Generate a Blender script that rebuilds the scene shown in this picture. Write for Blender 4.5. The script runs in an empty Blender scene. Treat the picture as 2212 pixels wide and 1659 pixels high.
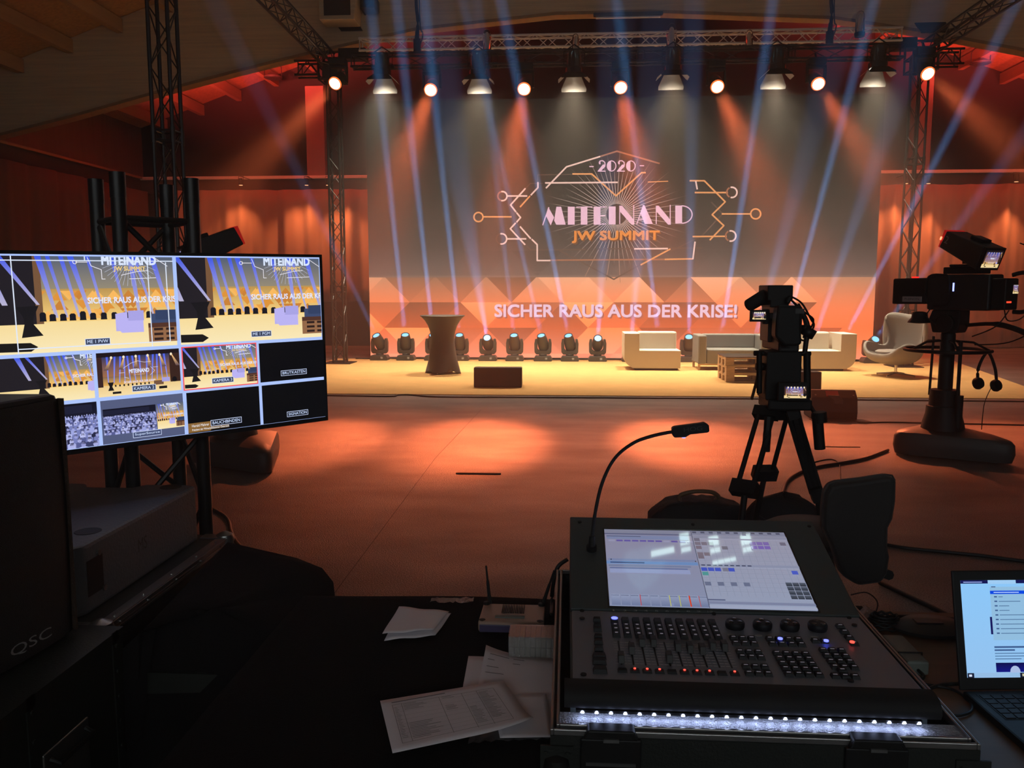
import bpy, math, random
from mathutils import Vector, Matrix
rnd = random.Random(11)
S = bpy.context.scene
COL = S.collection
PI = math.pi
R = math.radians
# ------------------------------------------------------------------ camera
FPX, CX, CY = 1790.0, 1106.0, 829.5
PITCH, YAW = R(6.6), R(3.8)
EYE = Vector((0, 0, 1.65))
cam_d = bpy.data.cameras.new('camera')
cam_d.sensor_width = 36
cam_d.lens = 36 * FPX / 2212
cam_d.clip_start = 0.05
cam_d.clip_end = 200
cam = bpy.data.objects.new('camera', cam_d)
COL.objects.link(cam)
cam.location = EYE
cam.rotation_euler = (PI / 2 - PITCH, 0, YAW)
S.camera = cam
# ------------------------------------------------------------------ world, exposure
wd = bpy.data.worlds.new('world')
S.world = wd
wd.use_nodes = True
wd.node_tree.nodes['Background'].inputs[0].default_value = (0.02, 0.012, 0.008, 1)
wd.node_tree.nodes['Background'].inputs[1].default_value = 1.0
S.view_settings.view_transform = 'Standard'
S.view_settings.look = 'None'
S.view_settings.gamma = 1
S.view_settings.use_curve_mapping = False
S.view_settings.exposure = 0.0
S.cycles.max_bounces = 6
S.cycles.diffuse_bounces = 3
S.cycles.glossy_bounces = 3
S.cycles.transmission_bounces = 4
S.cycles.volume_bounces = 0
S.cycles.transparent_max_bounces = 8
S.cycles.sample_clamp_indirect = 4.0
HAZE = 0.012


def spot(name, p, t, col, watt, ang, blend, rad):
    l = bpy.data.lights.new(name, 'SPOT')
    o = bpy.data.objects.new(name, l)
    COL.objects.link(o)
    o.location = p
    l.energy = watt
    l.color = col
    l.spot_size = R(ang)
    l.spot_blend = blend
    l.shadow_soft_size = rad
    o.rotation_euler = (Vector(t) - Vector(p)).to_track_quat('-Z', 'Y').to_euler()
    return o


def area(name, p, t, col, watt, sx, sy, spread=180):
    l = bpy.data.lights.new(name, 'AREA')
    o = bpy.data.objects.new(name, l)
    COL.objects.link(o)
    o.location = p
    l.energy = watt
    l.color = col
    l.shape = 'RECTANGLE'
    l.size, l.size_y = sx, sy
    l.spread = R(spread)
    o.rotation_euler = (Vector(t) - Vector(p)).to_track_quat('-Z', 'Y').to_euler()
    return o


# red floods fixed behind the curved beam, washing the roof bay at the back of the hall
RED = (1.0, 0.075, 0.055)
for (px_, pz_, w_) in ((-9.8, 5.85, 2600), (-8.4, 6.2, 3400), (-7.0, 6.55, 3600), (-5.6, 6.85, 3600), (-4.2, 7.1, 3600), (-2.8, 7.3, 2800),
                       (5.6, 7.25, 2800), (7.0, 7.05, 3600), (8.4, 6.8, 3600), (9.8, 6.45, 3600), (11.2, 6.1, 3400), (12.6, 5.7, 2800)):
    spot('red_flood_light', (px_, 18.4, pz_), (px_, 20.9, 11.1 - 0.35 * abs(px_ - 1.33)), RED, w_ * 1.15, 66, 0.9, 0.08)
# ------------------------------------------------------------------ pixel of the photograph -> point in the hall
def pxz(x, y, Y):
    p = PY(x, y, Y)
    return (p.x, p.z)


FW = Vector((-math.sin(YAW) * math.cos(PITCH), math.cos(YAW) * math.cos(PITCH), -math.sin(PITCH)))
RT = Vector((math.cos(YAW), math.sin(YAW), 0))
UP = RT.cross(FW)


def ray(px, py):
    return FW * FPX + RT * (px - CX) - UP * (py - CY)


def G(px, py, z=0.0):
    d = ray(px, py)
    return EYE + d * ((z - EYE.z) / d.z)


def PY(px, py, Y):
    d = ray(px, py)
    return EYE + d * (Y / d.y)


# ------------------------------------------------------------------ mesh helpers
class MB:
    def __init__(s, off=None, M=None):
        s.v, s.f = [], []
        s.M = M or (Matrix.Translation(-Vector(off)) if off is not None else None)

    def add(s, vs, fs):
        b = len(s.v)
        s.v += [(s.M @ Vector(v)) if s.M else Vector(v) for v in vs]
        s.f += [[i + b for i in f] for f in fs]
        return s

    def box(s, x0, x1, y0, y1, z0, z1, T=None):
        vs = [Vector((x, y, z)) for z in (z0, z1) for y in (y0, y1) for x in (x0, x1)]
        if T is not None:
            vs = [T @ v for v in vs]
        return s.add(vs, [(0, 2, 3, 1), (4, 5, 7, 6), (0, 1, 5, 4), (2, 6, 7, 3), (0, 4, 6, 2), (1, 3, 7, 5)])

    def cb(s, c, d, T=None):
        c = Vector(c)
        if T is not None:
            T = Matrix.Translation(c) @ T.to_4x4()
            return s.box(-d[0] / 2, d[0] / 2, -d[1] / 2, d[1] / 2, -d[2] / 2, d[2] / 2, T)
        return s.box(c.x - d[0] / 2, c.x + d[0] / 2, c.y - d[1] / 2, c.y + d[1] / 2, c.z - d[2] / 2, c.z + d[2] / 2)

    def cyl(s, a, b, r, r2=None, n=10):
        a, b = Vector(a), Vector(b)
        r2 = r if r2 is None else r2
        q = (b - a).to_track_quat('Z', 'Y')
        vs = []
        for p, rr in ((a, r), (b, r2)):
            for i in range(n):
                t = 2 * PI * i / n
                vs.append(p + q @ Vector((rr * math.cos(t), rr * math.sin(t), 0)))
        fs = [(i, (i + 1) % n, n + (i + 1) % n, n + i) for i in range(n)]
        fs += [tuple(range(n))[::-1], tuple(range(n, 2 * n))]
        return s.add(vs, fs)

    def tube(s, pts, r, n=6, closed=False):
        pts = [Vector(p) for p in pts]
        m = len(pts)
        vs = []
        for k, p in enumerate(pts):
            a = pts[(k - 1) % m] if closed or k else p
            b = pts[(k + 1) % m] if closed or k < m - 1 else p
            q = (b - a).to_track_quat('Z', 'Y')
            rr = r[k] if isinstance(r, (list, tuple)) else r
            for i in range(n):
                t = 2 * PI * i / n
                vs.append(p + q @ Vector((rr * math.cos(t), rr * math.sin(t), 0)))
        fs = []
        for k in range(m if closed else m - 1):
            a, b = k * n, ((k + 1) % m) * n
            fs += [(a + i, a + (i + 1) % n, b + (i + 1) % n, b + i) for i in range(n)]
        if not closed:
            fs += [tuple(range(n))[::-1], tuple(range((m - 1) * n, m * n))]
        return s.add(vs, fs)

    def lathe(s, prof, n=24, T=None, f=None):
        vs = []
        for (r, z) in prof:
            for i in range(n):
                t = 2 * PI * i / n
                v = Vector((r * math.cos(t), r * math.sin(t), z))
                if f:
                    v = Vector(f(r, t, z))
                vs.append(T @ v if T is not None else v)
        fs = []
        for k in range(len(prof) - 1):
            a, b = k * n, (k + 1) * n
            fs += [(a + i, a + (i + 1) % n, b + (i + 1) % n, b + i) for i in range(n)]
        fs += [tuple(range(n))[::-1], tuple(range((len(prof) - 1) * n, len(prof) * n))]
        return s.add(vs, fs)

    def prism(s, poly, a, b, ax='y', T=None):
        n = len(poly)
        def mk(p, d):
            v = {'y': (p[0], d, p[1]), 'x': (d, p[0], p[1]), 'z': (p[0], p[1], d)}[ax]
            return T @ Vector(v) if T is not None else Vector(v)
        vs = [mk(p, a) for p in poly] + [mk(p, b) for p in poly]
        fs = [(i, (i + 1) % n, n + (i + 1) % n, n + i) for i in range(n)]
        fs += [tuple(range(n))[::-1], tuple(range(n, 2 * n))]
        return s.add(vs, fs)

    def build(s, name, m, parent=None, smooth=False, bevel=0.0, seg=2, solid=0.0, sub=0):
        me = bpy.data.meshes.new(name)
        me.from_pydata([tuple(v) for v in s.v], [], s.f)
        bm_fix(me)
        me.materials.append(m)
        o = bpy.data.objects.new(name, me)
        COL.objects.link(o)
        if parent:
            o.parent = parent
        if smooth:
            for p in me.polygons:
                p.use_smooth = True
            if smooth == 'auto':
                me.set_sharp_from_angle(angle=R(40))
        if solid:
            d = o.modifiers.new('thickness', 'SOLIDIFY')
            d.thickness = solid
            d.offset = 0
        if bevel:
            d = o.modifiers.new('bevel', 'BEVEL')
            d.width = bevel
            d.segments = seg
            d.limit_method = 'ANGLE'
        if sub:
            d = o.modifiers.new('subdivision', 'SUBSURF')
            d.levels = d.render_levels = sub
        return o


def bm_fix(me):
    import bmesh
    bm = bmesh.new()
    bm.from_mesh(me)
    bmesh.ops.recalc_face_normals(bm, faces=bm.faces)
    bm.to_mesh(me)
    bm.free()


def tag(o, label=None, cat=None, group=None, kind=None):
    if label: o['label'] = label
    if cat: o['category'] = cat
    if group: o['group'] = group
    if kind: o['kind'] = kind
    return o


def thing(name, label, cat, loc=(0, 0, 0), rz=0.0, group=None):
    o = bpy.data.objects.new(name, None)
    o.empty_display_size = 0.1
    COL.objects.link(o)
    o.location = loc
    o.rotation_euler = (0, 0, rz)
    return tag(o, label, cat, group)


def kids(o):
    return [c for c in bpy.data.objects if c.parent == o]


def dup(root, loc=None, rz=None, label=None, group=None, parent=None):
    r = root.copy()
    COL.objects.link(r)
    if parent is not None: r.parent = parent
    if loc is not None: r.location = loc
    if rz is not None: r.rotation_euler = (0, 0, rz)
    if label: r['label'] = label
    if group: r['group'] = group
    for c in kids(root):
        dup(c, parent=r)
    return r


def struct(name, mb, m, label, cat, **kw):
    return tag(mb.build(name, m, **kw), label, cat, kind='structure')


def spline(pts, n=8):
    pts = [Vector(p) for p in pts]
    out = []
    for i in range(len(pts) - 1):
        p0, p1, p2 = pts[max(i - 1, 0)], pts[i], pts[i + 1]
        p3 = pts[min(i + 2, len(pts) - 1)]
        for k in range(n):
            t = k / n
            out.append(0.5 * (2 * p1 + (p2 - p0) * t + (2 * p0 - 5 * p1 + 4 * p2 - p3) * t * t + (3 * p1 - p0 - 3 * p2 + p3) * t ** 3))
    return out + [pts[-1]]


def arc(cx, cz, r, a0, a1, n=8):
    return [(cx + r * math.cos(R(a0 + (a1 - a0) * i / n)), cz + r * math.sin(R(a0 + (a1 - a0) * i / n))) for i in range(n + 1)]


# ------------------------------------------------------------------ materials
def mat(name, c, rough=0.6, metal=0.0, bump=0.0, bscale=60.0, var=0.0, vscale=8.0, spec=0.5, sheen=0.0, coat=0.0, stretch=None):
    m = bpy.data.materials.new(name)
    m.use_nodes = True
    nt = m.node_tree
    b = nt.nodes['Principled BSDF']
    b.inputs['Base Color'].default_value = (*c, 1)
    b.inputs['Roughness'].default_value = rough
    b.inputs['Metallic'].default_value = metal
    b.inputs['Specular IOR Level'].default_value = spec
    if sheen: b.inputs['Sheen Weight'].default_value = sheen
    if coat: b.inputs['Coat Weight'].default_value = coat
    if var or bump:
        tc = nt.nodes.new('ShaderNodeTexCoord')
        src = tc.outputs['Object']
        if stretch:
            mp = nt.nodes.new('ShaderNodeMapping')
            mp.inputs['Scale'].default_value = stretch
            nt.links.new(src, mp.inputs[0])
            src = mp.outputs[0]
    if var:
        n = nt.nodes.new('ShaderNodeTexNoise')
        n.inputs['Scale'].default_value = vscale
        n.inputs['Detail'].default_value = 6
        r = nt.nodes.new('ShaderNodeValToRGB')
        r.color_ramp.elements[0].position = 0.3
        r.color_ramp.elements[1].position = 0.7
        r.color_ramp.elements[0].color = (*[x * (1 - var) for x in c], 1)
        r.color_ramp.elements[1].color = (*[min(1, x * (1 + var)) for x in c], 1)
        nt.links.new(src, n.inputs['Vector'])
        nt.links.new(n.outputs[0], r.inputs[0])
        nt.links.new(r.outputs[0], b.inputs['Base Color'])
    if bump:
        n = nt.nodes.new('ShaderNodeTexNoise')
        n.inputs['Scale'].default_value = bscale
        n.inputs['Detail'].default_value = 4
        k = nt.nodes.new('ShaderNodeBump')
        k.inputs['Strength'].default_value = bump
        k.inputs['Distance'].default_value = 0.01
        nt.links.new(src, n.inputs['Vector'])
        nt.links.new(n.outputs[0], k.inputs['Height'])
        nt.links.new(k.outputs[0], b.inputs['Normal'])
    return m


def glow(name, c, e, base=(0.02, 0.02, 0.02), sample=True):
    m = mat(name, base, 0.3)
    b = m.node_tree.nodes['Principled BSDF']
    b.inputs['Emission Color'].default_value = (*c, 1)
    b.inputs['Emission Strength'].default_value = e
    if not sample:
        m.cycles.emission_sampling = 'NONE'
    return m


def screen_mat(name, e=1.0, gloss=0.25, sample=True):
    """what a lit display shows: its picture, plus the reflection of its glass"""
    m = mat(name, (0.01, 0.01, 0.01), gloss)
    nt = m.node_tree
    b = nt.nodes['Principled BSDF']
    a = nt.nodes.new('ShaderNodeAttribute')
    a.attribute_name = 'picture'
    nt.links.new(a.outputs['Color'], b.inputs['Emission Color'])
    b.inputs['Emission Strength'].default_value = e
    if not sample:
        m.cycles.emission_sampling = 'NONE'
    return m


M = {}
M['black'] = mat('black_painted_metal', (0.014, 0.013, 0.012), 0.5, bump=0.05, spec=0.25)
M['blackgloss'] = mat('black_gloss_metal', (0.02, 0.018, 0.017), 0.18, coat=0.4)
M['blackplastic'] = mat('black_plastic', (0.016, 0.016, 0.016), 0.5, bump=0.1, bscale=200)
M['rubber'] = mat('black_rubber', (0.012, 0.011, 0.011), 0.75)
M['darkgrey'] = mat('dark_grey_plastic', (0.045, 0.043, 0.04), 0.5, bump=0.08, bscale=150)
M['headbody'] = mat('lamp_housing_plastic', (0.05, 0.045, 0.042), 0.45)
M['alu'] = mat('aluminium_tube', (0.45, 0.43, 0.4), 0.35, metal=0.9)
M['alumatte'] = mat('aluminium_truss', (0.8, 0.77, 0.7), 0.5, metal=0.1)
M['chrome'] = mat('polished_steel', (0.6, 0.6, 0.6), 0.15, metal=1.0)
M['steel'] = mat('brushed_case_edge', (0.32, 0.31, 0.3), 0.35, metal=0.9, bump=0.05)
M['blacktruss'] = mat('black_truss_tube', (0.022, 0.019, 0.017), 0.38, metal=0.3)
M['floor'] = None
M['carpet'] = mat('yellow_carpet', (0.70, 0.43, 0.175), 0.95, bump=0.5, bscale=400, var=0.06, vscale=3, spec=0.1)
M['osb'] = mat('osb_roof_board', (0.40, 0.22, 0.09), 0.8, bump=0.2, bscale=40, var=0.25, vscale=14)
M['glulam'] = mat('glulam_timber', (0.72, 0.56, 0.35), 0.7, bump=0.1, var=0.12, vscale=3, stretch=(0.3, 1, 8))
M['purlin'] = mat('roof_timber', (0.36, 0.22, 0.11), 0.75, var=0.12, vscale=3, stretch=(4, 0.3, 4))
M['wall'] = mat('dark_hall_wall', (0.05, 0.036, 0.03), 0.85, var=0.1, vscale=1)
M['wallback'] = mat('black_back_wall', (0.011, 0.010, 0.0095), 0.9)
M['pillar'] = mat('pale_pillar', (0.24, 0.18, 0.15), 0.8)
M['wallwood'] = mat('timber_wall', (0.16, 0.09, 0.05), 0.8, var=0.2, vscale=3, stretch=(1, 4, 0.15))
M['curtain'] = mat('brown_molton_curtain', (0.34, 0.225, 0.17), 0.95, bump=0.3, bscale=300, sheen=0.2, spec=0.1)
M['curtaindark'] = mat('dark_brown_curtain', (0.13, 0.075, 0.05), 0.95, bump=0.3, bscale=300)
M['white'] = mat('cream_upholstery', (0.78, 0.72, 0.6), 0.6, bump=0.06, bscale=30)
M['grey'] = mat('grey_upholstery', (0.20, 0.215, 0.21), 0.8, bump=0.15, bscale=300)
M['egg'] = mat('pale_grey_felt', (0.27, 0.255, 0.235), 0.9, bump=0.2, bscale=250)
M['pallet'] = mat('pallet_wood', (0.62, 0.43, 0.24), 0.75, var=0.25, vscale=5, stretch=(1, 6, 6))
M['glassdark'] = mat('dark_glass_top', (0.05, 0.03, 0.022), 0.08, coat=0.5)
M['spandex'] = mat('black_spandex', (0.022, 0.017, 0.015), 0.7, sheen=0.2)
M['tablewood'] = mat('brown_table_top', (0.16, 0.09, 0.045), 0.5, var=0.15, vscale=4, stretch=(1, 8, 8))
M['cloth'] = mat('black_table_cloth', (0.010, 0.009, 0.009), 0.95, bump=0.3, bscale=200, spec=0.1)
M['paper'] = mat('white_paper', (0.82, 0.77, 0.82), 0.8)
M['print'] = mat('printed_ink', (0.16, 0.15, 0.16), 0.8)
M['panel'] = mat('console_panel', (0.20, 0.225, 0.27), 0.42, metal=0.3, bump=0.03, bscale=300)
M['bezel'] = mat('console_bezel', (0.05, 0.062, 0.062), 0.5)
M['key'] = mat('console_key', (0.010, 0.010, 0.012), 0.5, spec=0.25)
M['caseply'] = mat('case_laminate', (0.016, 0.018, 0.014), 0.5, bump=0.15, bscale=200)
M['letter'] = mat('grey_print', (0.35, 0.35, 0.36), 0.5)
M['lettersilver'] = mat('silver_letters', (0.45, 0.45, 0.47), 0.3, metal=0.7)
M['dim'] = mat('dark_print', (0.008, 0.007, 0.007), 0.6)
M['whitelamp'] = mat('lamp_reflector_white', (0.85, 0.83, 0.78), 0.45)
M['redplastic'] = mat('red_plastic', (0.35, 0.01, 0.01), 0.4)
M['tan'] = mat('tan_leather', (0.22, 0.12, 0.06), 0.5)
M['bag'] = mat('black_nylon', (0.013, 0.012, 0.014), 0.75, bump=0.4, bscale=60)
M['cable'] = mat('black_cable', (0.01, 0.01, 0.01), 0.5)
M['router'] = mat('router_shell', (0.42, 0.28, 0.22), 0.4)
M['routerfront'] = mat('router_front', (0.10, 0.08, 0.16), 0.3)
M['greygreen'] = mat('grey_adapter_plastic', (0.17, 0.19, 0.17), 0.55)
M['card'] = mat('stacked_card', (0.13, 0.095, 0.06), 0.8)


def film():
    m = bpy.data.materials.new('clear_film')
    m.use_nodes = True
    nt = m.node_tree
    nt.nodes.clear()
    o = nt.nodes.new('ShaderNodeOutputMaterial')
    mx = nt.nodes.new('ShaderNodeMixShader')
    t = nt.nodes.new('ShaderNodeBsdfTransparent')
    g = nt.nodes.new('ShaderNodeBsdfGlossy')
    g.inputs['Roughness'].default_value = 0.12
    mx.inputs[0].default_value = 0.3
    bp = nt.nodes.new('ShaderNodeBump')
    ns = nt.nodes.new('ShaderNodeTexNoise')
    ns.inputs['Scale'].default_value = 60
    bp.inputs['Strength'].default_value = 0.8
    nt.links.new(ns.outputs[0], bp.inputs['Height'])
    nt.links.new(bp.outputs[0], g.inputs['Normal'])
    nt.links.new(t.outputs[0], mx.inputs[1])
    nt.links.new(g.outputs[0], mx.inputs[2])
    nt.links.new(mx.outputs[0], o.inputs['Surface'])
    return m


M['film'] = film()


def floor_mat():
    m = mat('sealed_asphalt_floor', (0.075, 0.065, 0.06), 0.42)
    nt = m.node_tree
    b = nt.nodes['Principled BSDF']
    tc = nt.nodes.new('ShaderNodeTexCoord')
    def noise(scale, det, st=(1, 1, 1)):
        mp = nt.nodes.new('ShaderNodeMapping')
        mp.inputs['Scale'].default_value = st
        n = nt.nodes.new('ShaderNodeTexNoise')
        n.inputs['Scale'].default_value = scale
        n.inputs['Detail'].default_value = det
        nt.links.new(tc.outputs['Object'], mp.inputs[0])
        nt.links.new(mp.outputs[0], n.inputs['Vector'])
        return n
    big = noise(0.9, 9, (1, 2.2, 1))
    fine = noise(120, 2)
    r = nt.nodes.new('ShaderNodeValToRGB')
    r.color_ramp.elements[0].position, r.color_ramp.elements[1].position = 0.35, 0.7
    r.color_ramp.elements[0].color = (0.085, 0.072, 0.066, 1)
    r.color_ramp.elements[1].color = (0.165, 0.137, 0.122, 1)
    nt.links.new(big.outputs[0], r.inputs[0])
    r2 = nt.nodes.new('ShaderNodeValToRGB')
    r2.color_ramp.elements[0].position, r2.color_ramp.elements[1].position = 0.36, 0.68
    r2.color_ramp.elements[0].color = (0.4, 0.4, 0.4, 1)
    r2.color_ramp.elements[1].color = (2.0, 2.0, 2.0, 1)
    nt.links.new(fine.outputs[0], r2.inputs[0])
    mx = nt.nodes.new('ShaderNodeMix')
    mx.data_type = 'RGBA'
    mx.blend_type = 'MULTIPLY'
    mx.inputs[0].default_value = 1
    nt.links.new(r.outputs[0], mx.inputs[6])
    nt.links.new(r2.outputs[0], mx.inputs[7])
    nt.links.new(mx.outputs[2], b.inputs['Base Color'])
    rr = nt.nodes.new('ShaderNodeMapRange')
    rr.inputs['From Min'].default_value, rr.inputs['From Max'].default_value = 0.3, 0.7
    rr.inputs['To Min'].default_value, rr.inputs['To Max'].default_value = 0.48, 0.34
    nt.links.new(big.outputs[0], rr.inputs['Value'])
    nt.links.new(rr.outputs[0], b.inputs['Roughness'])
    bp = nt.nodes.new('ShaderNodeBump')
    bp.inputs['Strength'].default_value = 0.5
    bp.inputs['Distance'].default_value = 0.01
    nt.links.new(fine.outputs[0], bp.inputs['Height'])
    nt.links.new(bp.outputs[0], b.inputs['Normal'])
    return m


M['floor'] = floor_mat()


# ------------------------------------------------------------------ pictures on displays
def lin(c):
    return tuple(((x / 255) / 12.92 if x / 255 <= 0.04045 else ((x / 255 + 0.055) / 1.055) ** 2.4) for x in c)


def mixc(a, b, t):
    return tuple(a[i] + (b[i] - a[i]) * t for i in range(3))


_glyph = {}


def glyphs(txt, bold=0.0):
    k = txt
    if k not in _glyph:
        c = bpy.data.curves.new('text', 'FONT')
        c.body = txt
        c.size = 1
        c.resolution_u = 3
        o = bpy.data.objects.new('text', c)
        COL.objects.link(o)
        bpy.context.view_layer.update()
        me = bpy.data.meshes.new_from_object(o.evaluated_get(bpy.context.evaluated_depsgraph_get()))
        vs = [(v.co.x, v.co.y) for v in me.vertices]
        fs = [tuple(p.vertices) for p in me.polygons]
        bpy.data.objects.remove(o)
        bpy.data.curves.remove(c)
        bpy.data.meshes.remove(me)
        _glyph[k] = (vs, fs)
    return _glyph[k]


class Paint:
    """a flat picture in (u, v); every shape added lies one thin layer above the last"""
    def __init__(s, dz):
        s.v, s.f, s.c, s.n, s.dz, s.clip = [], [], [], 0, dz, None

    def _clip(s, pts):
        x0, y0, x1, y1 = s.clip
        for ax, lim, sg in ((0, x0, 1), (0, x1, -1), (1, y0, 1), (1, y1, -1)):
            out = []
            for i in range(len(pts)):
                a, b = pts[i - 1], pts[i]
                da, db = (a[0][ax] - lim) * sg, (b[0][ax] - lim) * sg
                if da * db < 0:
                    t = da / (da - db)
                    out.append(((a[0][0] + (b[0][0] - a[0][0]) * t, a[0][1] + (b[0][1] - a[0][1]) * t), mixc(a[1], b[1], t)))
                if db >= 0:
                    out.append(b)
            pts = out
            if len(pts) < 3:
                return []
        return pts

    def up(s, k=1):
        s.n += k

    def poly(s, pts, col, layer=True):
        cols = [lin(c) for c in col] if isinstance(col[0], (tuple, list)) else [lin(col)] * len(pts)
        q = list(zip(pts, cols))
        if s.clip:
            q = s._clip(q)
            if len(q) < 3:
                return
        if layer: s.n += 1
        b = len(s.v)
        s.v += [(p[0][0], p[0][1], s.n * s.dz) for p in q]
        s.c += [p[1] for p in q]
        s.f.append(tuple(range(b, b + len(q))))

    def rect(s, x0, y0, x1, y1, c, top=None, layer=True):
        s.poly([(x0, y0), (x1, y0), (x1, y1), (x0, y1)], [c, c, top, top] if top else c, layer)

    def line(s, pts, w, c, layer=True, closed=False):
        if layer: s.n += 1
        if closed: pts = pts + [pts[0]]
        cc = c if isinstance(c, list) else None
        for i in range(len(pts) - 1):
            a, b = Vector(pts[i]), Vector(pts[i + 1])
            d = (b - a).normalized() * (w / 2)
            n = Vector((-d.y, d.x))
            e = d * 0.5
            col = [cc[i], cc[i], cc[i + 1], cc[i + 1]] if cc else c
            s.poly([tuple(a - e + n), tuple(a - e - n), tuple(b + e - n), tuple(b + e + n)], col, False)

    def text(s, t, x, y, w, h, c, bold=0.0, slant=0.0):
        vs, fs = glyphs(t, bold)
        if not fs: return
        xs, ys = [v[0] for v in vs], [v[1] for v in vs]
        x0, y0 = min(xs), min(ys)
        kx, ky = w / (max(xs) - x0), h / (max(ys) - y0)
        s.n += 1
        q = bold * h
        for ox, oy in (((0, 0),) if not bold else ((-q, -q), (q, -q), (-q, q), (q, q), (0, 0))):
            for f in fs:
                s.poly([(x + ox + (vs[i][0] - x0) * kx, y + oy + (vs[i][1] - y0) * ky) for i in f], c, False)

    def ell(s, x, y, rx, ry, c, n=14, layer=True):
        s.poly([(x + rx * math.cos(2 * PI * i / n), y + ry * math.sin(2 * PI * i / n)) for i in range(n)], c, layer)

    def build(s, name, m, parent, T):
        me = bpy.data.meshes.new(name)
        me.from_pydata([tuple(T @ Vector(v)) for v in s.v], [], s.f)
        me.materials.append(m)
        ca = me.color_attributes.new('picture', 'FLOAT_COLOR', 'POINT')
        for i, c in enumerate(s.c):
            ca.data[i].color = (*c, 1)
        o = bpy.data.objects.new(name, me)
        COL.objects.link(o)
        o.parent = parent
        return o


def letters(name, txt, m, parent, T, w, h, bold=0.0, thick=0.001):
    """thin raised writing; T maps (x right, y up, z out) to the parent's space"""
    vs, fs = glyphs(txt, bold)
    xs, ys = [v[0] for v in vs], [v[1] for v in vs]
    x0, y0 = min(xs), min(ys)
    kx, ky = w / (max(xs) - x0), h / (max(ys) - y0)
    b = MB()
    b.add([T @ Vector(((v[0] - x0) * kx, (v[1] - y0) * ky, thick)) for v in vs], fs)
    return b.build(name, m, parent)
# ================================================================== the hall
XL, XR, YB, YR = -12.6, 15.4, 24.4, -9.0
XM = 1.33


def roofz(x):
    return 11.22 - 0.35 * abs(x - XM)


b = MB(); b.box(XL - .2, XR + .2, YR - .2, YB + .2, -0.2, 0)
struct('floor', b, M['floor'], 'dark sealed asphalt floor of the hall', 'floor')
b = MB(); b.prism([(XL, 0), (XR, 0), (XR, roofz(XR)), (XM, roofz(XM)), (XL, roofz(XL))], YB, YB + .2)
struct('wall_back', b, M['wallback'], 'dark back wall behind the stage', 'wall')
b = MB(); b.prism([(XL, 0), (XR, 0), (XR, roofz(XR)), (XM, roofz(XM)), (XL, roofz(XL))], YR - .2, YR)
struct('wall_rear', b, M['wall'], 'dark wall behind the viewer', 'wall')
b = MB(); b.box(XL - .2, XL, YR, YB, 0, roofz(XL))
struct('wall_left', b, M['wallwood'], 'dark timber wall along the left of the hall', 'wall')
b = MB(); b.box(XR, XR + .2, YR, YB, 0, roofz(XR))
struct('wall_right', b, M['wall'], 'dark wall along the right of the hall', 'wall')
b = MB(); b.prism([(XL - .2, roofz(XL - .2)), (XM, roofz(XM)), (XR + .2, roofz(XR + .2)), (XR + .2, roofz(XR) + .2), (XM, roofz(XM) + .2), (XL - .2, roofz(XL) + .2)], YR - .2, YB + .2)
struct('ceiling', b, M['osb'], 'sloping ceiling of brown strand board', 'ceiling')

# curved glulam beam across the hall, its lower edge read off the photograph
BY = 17.9
low = [PY(px, py, BY) for px, py in ((0, 300), (150, 256), (330, 205), (500, 160), (660, 120), (900, 66), (1200, 33), (1400, 28), (1800, 42), (2000, 72), (2212, 112))]
low = [(p.x, p.z) for p in low] + [(12.0, 5.65), (XR, 4.7)]
low[0] = (XL, 4.93)
poly = low + [(XR, roofz(XR) - .01), (XM, roofz(XM) - .01), (XL, roofz(XL) - .01)]
b = MB(); b.prism(poly, BY, BY + .24)
struct('trim_1', b, M['glulam'], 'curved glulam beam spanning the hall above the stage', 'beam')
b = MB(); b.prism([(x, z - .004) for x, z in low] + [(x, z + .06) for x, z in low[::-1]], BY - .03, BY + .27)
struct('trim_2', b, M['purlin'], 'timber edge strip under the curved beam', 'beam')
n = 2
x = XM - 0.55
xs = [-8.47 + 1.13 * k for k in range(-5, 24)]
ORD = 'first second third fourth fifth sixth seventh eighth ninth tenth eleventh twelfth thirteenth fourteenth fifteenth sixteenth seventeenth eighteenth nineteenth twentieth twenty-first twenty-second twenty-third twenty-fourth twenty-fifth twenty-sixth twenty-seventh twenty-eighth twenty-ninth thirtieth'.split()
k = 0
for x in xs:
    if XL + .15 < x < XR - .15:
        n += 1
        z = roofz(x)
        b = MB(); b.box(x - .07, x + .07, BY + .25, YB, z - .32, z - .03)
        struct('trim_%d' % n, b, M['purlin'], '%s roof purlin from the left between beam and back wall' % ORD[k], 'purlin')
        k += 1
k = 0
for x in xs:
    if XL + .15 < x < -2:
        n += 1
        z = roofz(x)
        b = MB(); b.box(x - .07, x + .07, 9.0, BY - .01, z - .32, z - .03)
        struct('trim_%d' % n, b, M['purlin'], '%s roof purlin from the left in front of the beam' % ORD[k], 'purlin')
        k += 1
# pillars at the back wall
for px0, px1, z1, lb in ((667, 706, 7.4, 'left'), (1962, 2000, 7.6, 'right')):
    n += 1
    x0, x1 = PY(px0, 500, YB - .3).x, PY(px1, 500, YB - .3).x
    b = MB(); b.box(x0, x1, YB - .3, YB, 0, min(z1, roofz(x0) - .36))
    struct('trim_%d' % n, b, M['pillar'], '%s of the two pillars on the back wall behind the stage' % lb, 'pillar', bevel=.01)
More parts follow.
